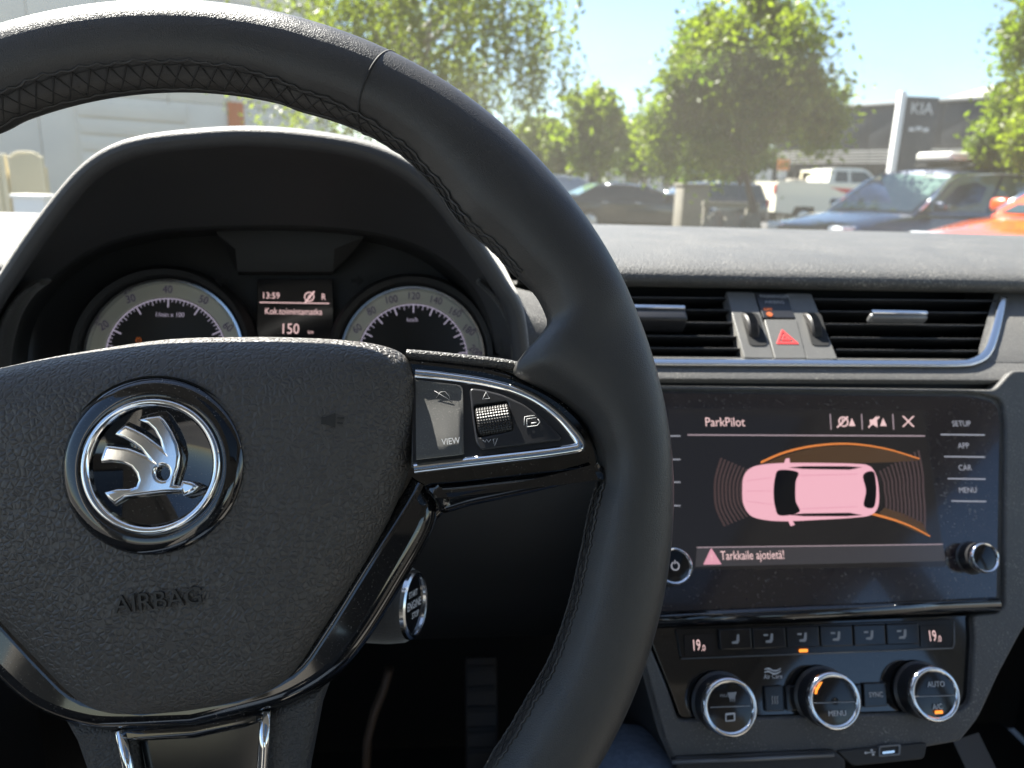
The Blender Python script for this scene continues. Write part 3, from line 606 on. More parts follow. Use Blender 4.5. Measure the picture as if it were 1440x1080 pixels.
plate('symbol_strike', fc([(428, 425), (441, 409), (443, 410), (430, 426)], hd + .0008), hd + .0008, .0002, .00003, M['lcd_text'], dsp, smooth=0)
plate('display_rule', fc([(365, 424.5), (463, 426), (463, 427.3), (365, 425.8)], hd + .0004), hd + .0004, .0002, .00003, M['lcd_text'], dsp, smooth=0)
TC('Kok.toimintamatka', 413, 438.5, 9.2, 'CENTER', .80); TC('150', 394, 463, 15, sx=.85); TC('km', 433, 467, 5, sx=.9)
for x, s_ in ((318, -1), (505, 1)):
    plate('turn_symbol', fc([(x - 9 * s_, 397), (x, 397), (x, 392), (x + 9 * s_, 400), (x, 408), (x, 403), (x - 9 * s_, 403)][::1], .0), .0126, .0006, .0001, M['void'], ic, smooth=0)

# ================================================================== STEERING WHEEL
C_ = CAM + RC @ Vector((-.1231, -.0388, -.2809)); nw = (RC @ Vector((.0775, .0853, .9933))).normalized()
F0 = Frame(C_, *(lambda u: (u, nw.cross(u), nw))((RC @ Vector((1, 0, 0)) - nw * nw.dot(RC @ Vector((1, 0, 0)))).normalized()))
p, q = F0.px(172, 859, .015), F0.px(279, 846.5, .015); st = math.atan2(q[1] - p[1], q[0] - p[0])
u_ = (F0.u * math.cos(st) + F0.v * math.sin(st)).normalized(); FW = Frame(C_, u_, nw.cross(u_), nw)
sw = empty('steering_wheel', FW.m, 'black leather steering wheel with chrome winged emblem and AIRBAG lettering, turned slightly left', 'steering wheel')
W = lambda x, y, hh=0.: FW.P(x, y, hh)
wp = FW.pxs
# --- rim: section swept round, its inner edge swelling at the grips and flowing into the spokes
inn = [(400, 142), (480, 165), (523, 185), (573, 217), (623, 273), (653, 317), (690, 345), (723, 380), (757, 413), (772, 445), (774, 466), (764, 486), (735, 501), (704, 507), (712, 522), (745, 537), (790, 560), (825, 592), (846, 640), (846, 680), (836, 705), (828, 740), (817, 793), (800, 863), (773, 937), (743, 987), (683, 1080)]
pol = sorted((math.degrees(math.atan2(v, u)), math.hypot(u, v)) for u, v in (FW.px(x, y, .004) for x, y in inn))
mean_r = .1525
def r_in(th):
    th = (th + 180) % 360 - 180
    if th > 90: th = 180 - th
    if th < -90: th = -180 - th
    if th >= pol[-1][0]: return mean_r
    if th <= pol[0][0]:
        return mean_r
    for (a0, r0), (a1, r1) in zip(pol, pol[1:]):
        if a0 <= th <= a1: return r0 + (r1 - r0) * (th - a0) / max(a1 - a0, 1e-6)
NT = 480; ri = np.array([r_in(360 * k / NT) for k in range(NT)])
ker = np.array([1, 2, 3, 2, 1]) / 9; ri = sum(np.roll(ri, k - 2) * ker[k] for k in range(5))
rows = []; RO = .185
for k in range(NT):
    th = 2 * math.pi * k / NT; c, s_ = math.cos(th), math.sin(th); row = []
    hw = (RO - ri[k]) / 2; mid = (RO + ri[k]) / 2; ext = max(0, .1525 - ri[k])
    for j in range(36):
        a = 2 * math.pi * j / 36
        x_ = math.copysign(abs(math.cos(a)) ** .92, math.cos(a)); y_ = math.copysign(abs(math.sin(a)) ** .92, math.sin(a))
        r = mid + hw * x_; d = .0155 * y_
        if x_ < 0 and y_ > 0:
            d *= 1 - min(.35, ext * 12) * (-x_) ** 2
            d -= .0012 * math.exp(-((x_ + .80) / .10) ** 2)        # furrow beside the stitching
        row.append(Vector((r * c, r * s_, d)))
    rows.append(row)
rim = grid('rim', rows, M['leather'], sw, closeu=True, closev=True)
# seams across the rim
for dg in (59.0, 121.0):
    an = rad(dg) ; k = int(dg / 360 * NT); hw = (RO - ri[k]) / 2 + .0001; mid = (RO + ri[k]) / 2
    path = [Vector(((mid + hw * math.cos(a)) * math.cos(an + .015 * math.sin(a)), (mid + hw * math.cos(a)) * math.sin(an + .015 * math.sin(a)), .0156 * math.sin(a))) for a in [2 * math.pi * j / 40 for j in range(40)]]
    tube('seam', path, .00055, M['thread'], rim, closed=True, n=6)
# cross stitching round the inner face
def inner_pt(th, a):
    k = int((th % (2 * math.pi)) / (2 * math.pi) * NT) % NT; hw = (RO - ri[k]) / 2; mid = (RO + ri[k]) / 2
    r = mid + (hw + .0002) * math.cos(a); return Vector((r * math.cos(th), r * math.sin(th), .0157 * math.sin(a) + .0001))
vs, fs = [], []
def seg(p, q, r=.00032):
    d = (q - p).normalized(); a = d.cross(Vector((0, 0, 1)) if abs(d.z) < .9 else Vector((1, 0, 0))).normalized(); b = a.cross(d); n0 = len(vs)
    for e in (p, q):
        for k in range(5): vs.append(e + a * r * math.cos(k * 1.2566) + b * r * math.sin(k * 1.2566))
    for k in range(5): fs.append((n0 + k, n0 + (k + 1) % 5, n0 + 5 + (k + 1) % 5, n0 + 5 + k))
AL = rad(180 - 2)
def AHf(th):                                             # the stitched band is widest at the top of the wheel
    d = abs((math.degrees(th) % 360) - 90); return rad(180 - (42 - 22 * min(1, max(0, (d - 12) / 30))))
spans = [(rad(27), rad(153)), (rad(-64), rad(-5)), (rad(185), rad(244))]
lipv = []
for t0, t1 in spans:
    n_ = int((t1 - t0) * .155 / .0064)
    for k in range(n_):
        ta, tb = t0 + (t1 - t0) * k / n_, t0 + (t1 - t0) * (k + 1) / n_; tm = (ta + tb) / 2
        AH = AHf(ta); am = (AH + AL) / 2
        seg(inner_pt(ta, AH), inner_pt(tm, am)); seg(inner_pt(tm, am), inner_pt(tb, AL)); seg(inner_pt(ta, AL), inner_pt(tm, am)); seg(inner_pt(tm, am), inner_pt(tb, AH))
        seg(inner_pt(ta, AH), inner_pt(tb, AHf(tb) + rad(2.5)), .0002)
tag(mesh('stitching', vs, fs, M['thread'], rim, 180), kind='stuff')
for t0, t1 in spans:                                     # raised leather edges either side of the stitching
    for fa in (lambda t: AHf(t) - rad(4), lambda t: AL + rad(4)):
        tube('edge_fold', [inner_pt(t0 + (t1 - t0) * k / 160, fa(t0 + (t1 - t0) * k / 160) + rad(2.0) * math.sin(k * 2.1) + rad(1.2) * math.sin(k * .77)) for k in range(161)], .0005, M['leather'], rim, n=6)

def mirror(o, name=None):
    me = o.data.copy(); me.transform(Matrix.Diagonal((-1, 1, 1, 1))); me.flip_normals()
    c = bpy.data.objects.new(name or o.name.split('.')[0], me); COL.objects.link(c); c.parent = o.parent; return c
# --- airbag cover (right half traced, mirrored)
half = [(262, 470), (350, 470), (430, 472), (500, 477), (545, 486), (570, 500), (581, 525), (585, 565), (583, 615), (573, 664), (551, 722), (520, 780), (485, 838), (450, 892), (424, 932), (402, 958), (370, 978), (320, 992), (262, 1002)]
hp = wp(half, .002); hp[0] = (0, hp[0][1]); hp[-1] = (0, hp[-1][1])
outl = hp + [(-u, v) for u, v in hp[-2:0:-1]]
outl = catmull(outl, 5)
hubc = W(218, 655, .0185); HC = Vector((0, hubc.y))
rows = []
ts = [0, .1, .2, .3, .4, .5, .6, .68, .75, .81, .86, .90, .93, .955, .975, .99, 1.0, 1.0, 1.0]
for i, t in enumerate(ts):
    row = []
    for u, v in outl:
        d = Vector((u, v - HC.y)); 
        up = max(0, d.normalized().y)
        hh = .0186 - (.010 + .006 * up) * max(0, (t - .38) / .62) ** 2.2
        e = max(0, (t - .86) / .14); hh -= .0095 * (1 - math.sqrt(max(0, 1 - e * e)))
        if i >= 17: hh -= .008 * (i - 16)
        row.append(Vector((HC.x + d.x * t, HC.y + d.y * t, hh)))
    rows.append(row)
pad = grid('airbag_cover', rows, M['pad'], sw, closeu=True)
def pad_h(u, v):
    d = Vector((u - HC.x, v - HC.y)); a = math.atan2(d.y, d.x)
    o_ = min(outl, key=lambda q: abs((math.atan2(q[1] - HC.y, q[0] - HC.x) - a + math.pi) % (2 * math.pi) - math.pi))
    t = d.length / math.hypot(o_[0] - HC.x, o_[1] - HC.y); up = max(0, d.y / max(d.length, 1e-6))
    hh = .0186 - (.010 + .006 * up) * max(0, (t - .38) / .62) ** 2.2; e = max(0, (t - .86) / .14); return hh - .0095 * (1 - math.sqrt(max(0, 1 - e * e)))
def emboss(o, z0):
    for v in o.data.vertices: v.co.z = pad_h(v.co.x, v.co.y) + v.co.z - z0
    return o
# roundel
rr = abs(W(218, 531, .019).y - W(218, 779, .019).y) / 2; rr = (rr + abs(W(84, 655, .019).x - W(350, 655, .019).x) / 2) / 2
mh = Matrix.Translation((0, HC.y, .0186))
ro = lathe('roundel', [(0, .0003), (rr * .70, .0003), (rr * .715, .0008), (rr * .73, .0018), (rr * .80, .0022), (rr * .90, .0019), (rr * .975, .0008), (rr * .995, -.0010), (rr * 1.0, -.004)], M['piano'], pad, mh, 96, 60)
lathe('roundel_gap', [(rr * 1.0, -.0006), (rr * 1.018, -.0002), (rr * 1.022, -.004)], M['void'], pad, mh, 96)
re = rr * .755
lathe('chrome_ring', [(re * .86, .0004), (re * .88, .0022), (re * .92, .0032), (re * .97, .0033), (re * .995, .0026), (re * 1.0, .0010)], M['chrome'], ro, mh, 96, 60)
# winged arrow
ex = lambda pts: wp([(x / 3, 360 + y / 3) for x, y in pts], .0205)
wing = ex([(595, 690), (640, 678), (690, 672), (712, 690), (745, 740), (768, 790), (778, 840), (773, 890), (762, 925), (752, 962), (776, 966), (785, 942), (830, 952), (857, 970), (830, 995), (790, 1013), (781, 992), (700, 998), (600, 1010), (548, 1018), (500, 1048), (472, 1022), (455, 994), (512, 979), (560, 978), (590, 968), (598, 945), (590, 918), (568, 892), (535, 876), (490, 870), (445, 873), (440, 858), (462, 797), (500, 800), (560, 808), (595, 822), (628, 838), (606, 812), (575, 790), (540, 770), (497, 752), (522, 728), (548, 711), (590, 730), (630, 752), (665, 778), (697, 804), (688, 775), (665, 735), (638, 710)])
sh = Vector((-W(218, 655, .0205).x, 0))
wing = [(u + sh.x, v) for u, v in wing]
eye = [(u + sh.x, v) for u, v in ex([(703 + 28 * math.cos(k * math.pi / 10), 914 + 30 * math.sin(k * math.pi / 10)) for k in range(20)])]
plate('winged_arrow', wing, .0186 + .0030, .0034, .0012, M['chrome'], ro, holes=[eye], res=4, smooth=60)
# embossed lettering and horn mark
q = W(225, 844, .0175); emboss(text('airbag_lettering', 'AIRBAG', q.x, q.y, .0084, M['pad_dark'], pad, .0, 0, .0020, sx=1.0), 0)
q = W(468, 589, .016)
for pts in ([(452, 586), (458, 586), (472, 580), (472, 602), (458, 597), (452, 597)], [(474, 586), (484, 586), (484, 589), (474, 589)], [(474, 593), (482, 594), (482, 597), (474, 596)]):
    emboss(plate('horn_mark', wp(pts, .0165), .0004, .0012, .0003, M['pad_dark'], pad), 0)
# --- piano black surround (upper spoke frame + U under the cover)
def sym(name, pts, hh, th, bev, mt, parent, sm=None, res=3):
    l = wp(pts, hh); l[0] = (0, l[0][1]); l[-1] = (0, l[-1][1])
    return plate(name, l + [(-u, v) for u, v in l[-2:0:-1]], hh, th, bev, mt, parent, res=res)
frame_px = [(262, 515)] + catmull([(560, 499), (620, 505), (690, 515), (745, 533), (790, 558), (826, 592), (849, 635), (853, 652)], 5, False) + [(852, 662), (846, 669)] + catmull([(780, 684), (700, 702), (640, 715), (616, 730), (598, 762), (572, 808), (530, 880), (492, 934), (462, 962), (430, 982), (395, 998), (340, 1012)], 4, False) + [(262, 1031)]
gf = sym('gloss_frame', frame_px, -.0030, .012, .0030, M['piano'], sw)
sym('gloss_band', [(262, 975)] + catmull([(330, 965), (400, 935), (440, 885), (500, 790), (560, 700), (578, 668)], 4, False) + catmull([(600, 684), (614, 706), (612, 738), (594, 775), (568, 820), (528, 886), (492, 935), (460, 963), (428, 983), (392, 999), (335, 1014)], 4, False) + [(262, 1030)], .0006, .014, .0060, M['piano'], sw, res=6)
for side in (0, 1):
    S_ = {}
    def put(o):
        if side == 0: return o
        me = o.data; me.transform(Matrix.Diagonal((-1, 1, 1, 1))); me.flip_normals(); return o
    # lower blade of the spoke
    bl = put(plate('spoke_blade', catmull(wp([(598, 684), (650, 678), (720, 670), (800, 661), (849, 655), (852, 662), (845, 669), (790, 684), (720, 700), (660, 713), (622, 723), (612, 706)], .006), 4), .0068, .017, .0050, M['piano'], sw, res=5))
    # leather-topped upper edge of the spoke
    ue = put(grid('spoke_top_edge', tube_rows([W(x, y, -.006) for x, y in catmull([(572, 499), (610, 502), (650, 506), (705, 512), (735, 518)], 5, False)], circ(.0022, 12, .0045), False, (0, 0, 1)), M['spoke_skin'], sw, closeu=True, caps=True))
    # control pod
    hp_ = -.0012; pods = []
    pod = put(plate('control_pod', rcorner(wp([(580, 526), (640, 533), (700, 545), (752, 567), (790, 598), (812, 626), (700, 642), (580, 658)], -.0012), [0, .003, .004, .004, .004, .003, .003, 0], 4), -.0006, .006, .0006, M['black_button'], sw))
    path = [W(x, y, hp_) for x, y in catmull([(584, 526), (620, 529), (670, 536), (715, 547), (752, 563), (782, 586), (803, 611), (810, 622)], 6, False)] + [W(x, y, hp_) for x, y in catmull([(811, 627), (803, 630.5), (760, 637), (690, 645), (620, 653), (584, 657.5)], 6, False)]
    chp = [(.0021, -.0016), (.0021, .0004), (.0012, .0017), (-.0006, .0020), (-.0018, .0012), (-.0021, 0), (-.0021, -.0016)]
    put(grid('chrome_loop', tube_rows(path, chp, False, (0, 0, 1)), M['chrome'], pod, closeu=True, caps=True, smooth=50))
    h1 = .0014
    # rocker: dished at the top, rising towards its lower edge
    rws = []; rp = ((533, 541, -.0030), (534.5, 542.5, .0006), (540, 547, .0006), (545, 551, .0001), (556, 561, -.0001), (575, 576, 0.0008), (595, 594, .0016), (612, 608, .0025), (630, 622, .0032), (640, 633, .0034), (645.5, 638, .0028), (647, 639.5, -.003))
    for k, (yl, yr, hh_) in enumerate(rp):
        row = []
        for j, t in enumerate((0, .3, .6, .88, .95, .985, 1, 1)):
            x_ = 584 + (650 - 584) * t + (k / 11) * 3 - (3 if k in (0, 1, 11) and t > .9 else 0); e_ = 1 if j < 5 else (.75 if j == 5 else 0)
            q_ = W(x_, yl + (yr - yl) * t, max(hh_, -.003)); flat = .0006 if 1 <= k <= 10 else -.003
            hq = (hh_ if t < .9 else (flat + (hh_ - flat) * .75 if j == 4 else flat)) if j < 7 else -.004
            row.append(Vector((q_.x, q_.y, hq)))
        rws.append(row)
    vb = put(grid('rocker_button', rws, M['button'], pod, smooth=60))
    rb = put(plate('menu_button', rcorner(wp([(660, 546), (678, 548), (705, 555), (735, 569), (765, 592), (786, 616), (783, 620), (676, 633), (669, 625), (664, 590)], h1), .0018), h1, .004, .0007, M['black_button'], pod, holes=[rcorner(wp([(666, 571), (713, 565), (719, 606), (672, 616)], h1), .0010)]))
    # roller
    c0, c1 = W(669, 594, -.0026), W(716, 587, -.0026); ax = (c1 - c0).normalized(); rl = (c1 - c0).length
    rR = .0062; prp = ax.cross(Vector((0, 0, 1))).normalized()
    nA, nL = 72, 26; rows = []
    for i in range(nA):
        a = 2 * math.pi * i / nA; row = []
        for j in range(nL + 1):
            t = j / nL; bump = .00030 if (i % 2 == 0 and j % 2 == 0) else -.00016
            rr_ = rR + bump - (.0009 if j in (0, nL) else 0)
            row.append(c0 + ax * rl * t + (prp * math.cos(a) + Vector((0, 0, 1)) * math.sin(a)) * rr_)
        rows.append(row)
    put(grid('roller', rows, M['knurl'], pod, closev=True, smooth=20))
    put(plate('roller_well', rcorner(wp([(664, 569), (715, 563), (721, 608), (670, 619)], -.0004), .001), -.0003, .0004, .0001, M['void'], pod))
    if side == 0:
        hm = h1 + .0003; hv = .0049
        def WT(s_, px, py, hpx, mt_, par, sx=.9, hm=.0035):
            a = FW.px(px, py, hm); b = FW.px(px, py - hpx, hm); return text('print', s_, a[0], a[1], math.hypot(a[0] - b[0], a[1] - b[1]) * 1.38, mt_, par, hm, 0, .0001, 'CENTER', sx)
        WT('VIEW', 634, 621, 9, M['white_print'], vb, .85)
        def line(pts, wpx, par, mt_=M['white_print'], cl=False, hm=hm):
            P = [W(x, y, hm) for x, y in pts]; tube('print', P, circ(wpx * .00013, 6, .0001), mt_, par, closed=cl, up=(0, 0, 1))
        line([(683, 552), (678, 562), (688, 561)], 1, rb, cl=True); line([(692, 618), (698, 617), (694, 627)], 1, rb, cl=True)
        line([(678, 619), (681, 622), (683, 618), (686, 622), (689, 618)], .9, rb)
        line([(735, 599), (736, 587), (750, 585)], 1, rb); line([(739, 601), (739, 590), (752, 588)], 1, rb); line([(739, 601), (753, 599), (757, 594), (754, 590)], 1, rb); line([(752, 595), (745, 596)], 1.6, rb)
        line([(614, 560), (619, 552), (626, 551), (631, 557), (633, 562)], .8, vb, M['grey_print'], hm=.0004); line([(611, 550), (637, 566)], .8, vb, M['grey_print'], hm=.0006)
    # the spoke's face leans: its lower edge stands proud of its upper edge
    vtop = FW.px(620, 529, 0)[1]
    for o in [pod] + list(pod.children_recursive):
        for v_ in o.data.vertices: v_.co.z += max(-.001, (vtop - v_.co.y)) * .27
# --- lower spoke
for s_ in (0, 1):
    def put(o):
        if s_ == 0: return o
        o.data.transform(Matrix.Diagonal((-1, 1, 1, 1))); o.data.flip_normals(); return o
    put(plate('lower_spoke_skin', wp([(366, 1003), (438, 972), (462, 958), (447, 1000), (430, 1090), (420, 1180), (376, 1180)], -.006)[:], -.006, .016, .0040, M['spoke_skin'], sw, res=4))
    put(grid('spoke_trim', tube_rows([W(374, 1000, -.003), W(371, 1050, -.003), W(366, 1130, -.003), W(362, 1190, -.004)], circ(.0021, 8, .0016), False, (0, 0, 1)), M['chrome'], sw, closeu=True, caps=True))
l = wp([(262, 1020), (372, 1008), (362, 1190), (262, 1190)], -.012); l[0] = (0, l[0][1]); l[-1] = (0, l[-1][1])
plate('lower_spoke_insert', l + [(-u, v) for u, v in l[-2:0:-1]], -.010, .004, .0005, M['gloss_in'], sw)
sym('insert_lip', [(262, 1018), (320, 1008), (360, 1001), (373, 1004), (372, 1016), (345, 1026), (262, 1043)], -.0005, .010, .0032, M['piano'], sw)
# hub behind the cover
lathe('hub', [(0, -.012), (.040, -.012), (.045, -.02), (.042, -.06), (0, -.06)], M['inner'], sw, Matrix.Translation((0, 0, 0)), 40)

# ================================================================== STEERING COLUMN, BUTTON
co = empty('steering_column', FW.m, 'dark steering column shroud with round START ENGINE STOP button', 'steering column')
rows = []
for k, (zz, a_, b_, dy) in enumerate(((-.062, .040, .040, -.036), (-.066, .056, .048, -.042), (-.085, .063, .053, -.044), (-.13, .066, .055, -.042), (-.19, .068, .055, -.036), (-.30, .066, .055, -.02))):
    rows.append([Vector((a_ * math.copysign(abs(math.cos(t)) ** .75, math.cos(t)), dy + b_ * math.copysign(abs(math.sin(t)) ** .75, math.sin(t)), zz)) for t in [2 * math.pi * j / 40 for j in range(40)]])
grid('shroud', rows, M['hood'], co, closeu=True, caps=True)
# ignition button on the right flank of the shroud, its face turned to the right and to the driver
pb = at(580, 850, .375)
fn = (Vector((.94, -.31, .10))).normalized(); fu = Vector((0, 0, 1)).cross(fn).normalized(); fv = fn.cross(fu)
FB = Frame(pb, fu, fv, fn)
inv = FW.m.inverted() @ FB.m
r = .0168
lathe('button_boss', [(r * 1.28, -.040), (r * 1.25, -.012), (r * 1.18, -.003), (r * 1.08, 0)], M['hood'], co, inv, 48)
ib = lathe('ignition_button', [(0, .0008), (r * .88, .0006), (r * .92, 0)], M['gloss_in'], co, inv, 48)
lathe('button_ring', [(r * .90, 0), (r * .93, .0020), (r * 1.0, .0024), (r * 1.07, .0016), (r * 1.10, -.001)], M['satin'], ib, inv, 48)
for s_, v in (('START', .0062), ('ENGINE', 0), ('STOP', -.0060)):
    o = text('button_text', s_, 0, v, .0046 if s_ != 'ENGINE' else .0062, M['white_print'], ib, .0011, -.30, .0001, 'CENTER', .95); o.data.transform(inv)

# ================================================================== PEDALS, FLOOR, KNEE
pdl = empty('brake_pedal', Matrix.Translation((-.06, .86, .42)), 'dark pedal on a curved tan arm in the footwell', 'pedal')
bpy.context.view_layer.update()
o = tube('arm', [tuple(at(x, y, d)) for x, y, d in ((548, 940, .74), (540, 968, .735), (527, 1000, .73), (517, 1040, .72), (514, 1100, .71))], circ(.011, 10, .005), M['tan_metal'], None); unparent_fix(o, pdl)
c = at(514, 1125, .71); o = box('pad', c, (.07, .02, .055), M['pedal'], None, .006); unparent_fix(o, pdl)
ac = empty('accelerator_pedal', Matrix.Translation(at(680, 1000, .86)), 'long dark accelerator pedal deep in the footwell', 'pedal')
bpy.context.view_layer.update()
c = at(677, 1010, .84); mm = Matrix.Translation(c) @ Matrix.Rotation(rad(-30), 4, 'X')
o = box('pedal_plate', (0, 0, 0), (.042, .016, .15), M['pedal'], None, .005, mm); unparent_fix(o, ac)
for k in range(6):
    o = box('rib', (0, -.0095, -.06 + k * .024), (.034, .003, .008), M['inner'], None, .001, mm); unparent_fix(o, ac)

# driver's lower body in jeans: one skinned mesh
def skinned(name, joints, edges, mt, root=0, levels=2):
    me = bpy.data.meshes.new(name); me.from_pydata([j[0] for j in joints], edges, []); me.update()
    o = bpy.data.objects.new(name, me); COL.objects.link(o); me.materials.append(mt)
    o.modifiers.new('skin', 'SKIN'); s_ = o.modifiers.new('sub', 'SUBSURF'); s_.levels = s_.render_levels = levels
    o.modifiers['skin'].use_smooth_shade = True
    for v, j in zip(me.skin_vertices[0].data, joints): v.radius = (j[1], j[2] if len(j) > 2 else j[1])
    me.skin_vertices[0].data[root].use_root = True; return o
kn = at(884, 1086, .45)
kl = Vector((-.27, kn.y, kn.z - .01))
J = [((-.07, -.42, .60), .14, .12), ((.03, -.34, .58), .095), ((kn.x * .65 + .02, (kn.y - .34) / 2 + .0, kn.z * .5 + .29), .085), ((kn.x, kn.y - .01, kn.z), .062), ((kn.x - .01, kn.y + .07, kn.z - .12), .055), ((kn.x - .05, kn.y + .30, kn.z - .42), .042), ((kn.x - .05, kn.y + .40, kn.z - .45), .036),
     ((-.17, -.34, .58), .095), ((-.22, (kl.y - .34) / 2, kl.z * .5 + .27), .085), ((kl.x, kl.y - .03, kl.z - .09), .062), ((kl.x, kl.y + .06, kl.z - .20), .055), ((kl.x, kl.y + .28, .24), .042), ((kl.x, kl.y + .38, .22), .036), ((-.07, -.46, .78), .15, .11)]
per = skinned('person', J, [(0, 1), (1, 2), (2, 3), (3, 4), (4, 5), (5, 6), (0, 7), (7, 8), (8, 9), (9, 10), (10, 11), (11, 12), (0, 13)], M['denim'])
tag(per, 'seated driver in dark blue denim, one knee showing below the steering wheel', 'person')

# ================================================================== CAR SHELL (roof, pillars, glass, doors, floor)
shell = empty('car_shell', Matrix.Translation((.27, 0, .2)), 'shell of the car around the driver: windscreen, roof, pillars and floor', 'car shell')
bpy.context.view_layer.update()
def spart(o): return unparent_fix(o, shell)
mg = bpy.data.materials.new('windscreen_glass'); mg.use_nodes = True; n = mg.node_tree.nodes; L = mg.node_tree.links; n.remove(n['Principled BSDF'])
tr = n.new('ShaderNodeBsdfTransparent'); tr.inputs[0].default_value = (.955, .97, .97, 1)
tl = n.new('ShaderNodeBsdfTranslucent'); tl.inputs[0].default_value = (.85, .79, .60, 1)
gl = n.new('ShaderNodeBsdfGlossy'); gl.inputs['Roughness'].default_value = .02
fr = n.new('ShaderNodeLayerWeight'); fr.inputs[0].default_value = .12
tc = n.new('ShaderNodeTexCoord'); nz = n.new('ShaderNodeTexNoise'); nz.inputs['Scale'].default_value = 7; nz.inputs['Detail'].default_value = 8; L.new(tc.outputs['Object'], nz.inputs['Vector'])
mr = n.new('ShaderNodeMapRange'); mr.inputs[3].default_value = .007; mr.inputs[4].default_value = .024; L.new(nz.outputs['Fac'], mr.inputs[0])
m1 = n.new('ShaderNodeMixShader'); L.new(mr.outputs[0], m1.inputs[0]); L.new(tr.outputs[0], m1.inputs[1]); L.new(tl.outputs[0], m1.inputs[2])
m2 = n.new('ShaderNodeMixShader'); ml = n.new('ShaderNodeMath'); ml.operation = 'MULTIPLY'; ml.inputs[1].default_value = .18; L.new(fr.outputs['Fresnel'], ml.inputs[0]); L.new(ml.outputs[0], m2.inputs[0])
L.new(m1.outputs[0], m2.inputs[1]); L.new(gl.outputs[0], m2.inputs[2]); L.new(m2.outputs[0], n['Material Output'].inputs[0])
M['windscreen'] = mg
XM = .27                                                 # car centre line
def ws(u, t):                                            # windscreen surface: u -1..1 across, t 0 base..1 header
    x = XM + u * (.80 - .17 * t); y = 1.28 - .42 * (u * u) * (1 - .45 * t) + (.17 - 1.28) * t + .12 * t * u * u; z = 1.045 + .405 * t - .02 * u * u + .045 * math.sin(math.pi * t)
    return Vector((x, y, z))
spart(grid('windscreen', [[ws(-1 + k / 10, t / 10) for k in range(21)] for t in range(11)], M['windscreen'], None))
spart(tube('pillar', [ws(-1.06, t / 6) for t in range(0, 8)], circ(.03, 10, .025), M['headliner'], None)); spart(tube('pillar', [ws(1.02, t / 6) for t in range(0, 8)], circ(.045, 10, .03), M['headliner'], None))
def roof_piece(u0, u1, y0, y1):
    n6 = 6; rows = [[Vector((XM + u * .66, y, 1.475 - .05 * u * u - .06 * max(0, -y - 1.2) / .7 - .02 * max(0, y) / .2)) for u in [u0 + (u1 - u0) * k / n6 for k in range(n6 + 1)]] for y in [y0 + (y1 - y0) * k / 4 for k in range(5)]]
    spart(grid('headlining', rows, M['headliner'], None)); spart(grid('roof_skin', [[p + Vector((0, 0, .035)) for p in r] for r in rows], M['trim_grey'], None)); return rows
roof_piece(-1, 1, .20, -.06); roof_piece(-1, 1, -.86, -1.9); roof_piece(-1, -.60, -.06, -.86); roof_piece(.60, 1, -.06, -.86)
mt_ = bpy.data.materials.new('added_sky_opening_tint'); mt_.use_nodes = True; n = mt_.node_tree.nodes; n.remove(n['Principled BSDF']); tb = n.new('ShaderNodeBsdfTransparent'); tb.inputs[0].default_value = (.30, .29, .27, 1); mt_.node_tree.links.new(tb.outputs[0], n['Material Output'].inputs[0])
spart(grid('added_sky_opening', [[Vector((XM + u * .66, y, 1.50 - .05 * u * u)) for u in (-.6, -.2, .2, .6)] for y in (-.06, -.4, -.86)], mt_, None))  # unseen roof opening, added for sky fill and a pale display reflection
for s_ in (-1, 1):
    xs = XM + s_ * .78
    spart(box('door', (xs, -.45, .58), (.09, 2.6, .72), M['trim_grey'], None, .02))
    spart(box('roof_rail', (XM + s_ * .66, -.85, 1.42), (.06, 2.2, .07), M['headliner'], None, .015))
    for y in (-.42, -1.4, -1.95):
        spart(tube('pillar', [(xs, y, .92), (XM + s_ * .66, y - .02, 1.43)], circ(.06, 8, .03), M['headliner'], None))
spart(box('tailgate', (XM, -2.1, .6), (1.5, .1, .75), M['trim_grey'], None, .02)); spart(box('header_rail', (XM, .185, 1.445), (1.3, .06, .03), M['headliner'], None, .01))
spart(box('floor_pan', (XM, -.4, .16), (1.62, 3.6, .05), M['carpet'], None)); spart(box('firewall', (XM, 1.18, .6), (1.7, .04, .86), M['carpet'], None))
spart(box('centre_tunnel', (XM, .1, .36), (.24, 1.5, .36), M['inner'], None, .03))
for s_ in (-1, 1): spart(box('kick_panel', (XM + s_ * .86, .95, .6), (.04, .6, .86), M['carpet'], None))
spart(grid('bonnet', [[Vector((XM + u * .85, y, z - .06 * u * u)) for u in [k / 4 - 1 for k in range(9)]] for y, z in ((1.25, 1.02), (1.5, 1.01), (1.9, .95), (2.2, .82), (2.3, .6))], mat('bonnet_paint', (.35, .36, .37), .3, .3, coat=.5), None))
# seats
def seat(x, label):
    s_ = empty('front_seat', Matrix.Translation((x, -.5, .22)), label); bpy.context.view_layer.update(); spart(s_)
    bk = [[Vector((u * (.25 - .05 * t), -.12 - .22 * t - .05 * (1 - u * u), .28 + .62 * t)) for u in [k / 4 - 1 for k in range(9)]] for t in [j / 6 for j in range(7)]]
    b2 = [[p + Vector((0, -.12, 0)) for p in r] for r in bk]
    grid('backrest', [r + q[::-1] for r, q in zip(bk, b2)], M['seat_cloth'], s_, closeu=True, caps=True)
    box('cushion', (0, .16, .19), (.52, .52, .16), M['seat_cloth'], s_, .05, seg=4); box('headrest', (0, -.40, .99), (.26, .10, .18), M['trim_grey'], s_, .04, seg=4); box('seat_base', (0, .1, .04), (.40, .5, .16), M['inner'], s_, .01)
seat(XM + .37, 'dark fabric passenger seat with headrest beside the driver')
seat(XM - .37, 'dark fabric driver seat behind the steering wheel')

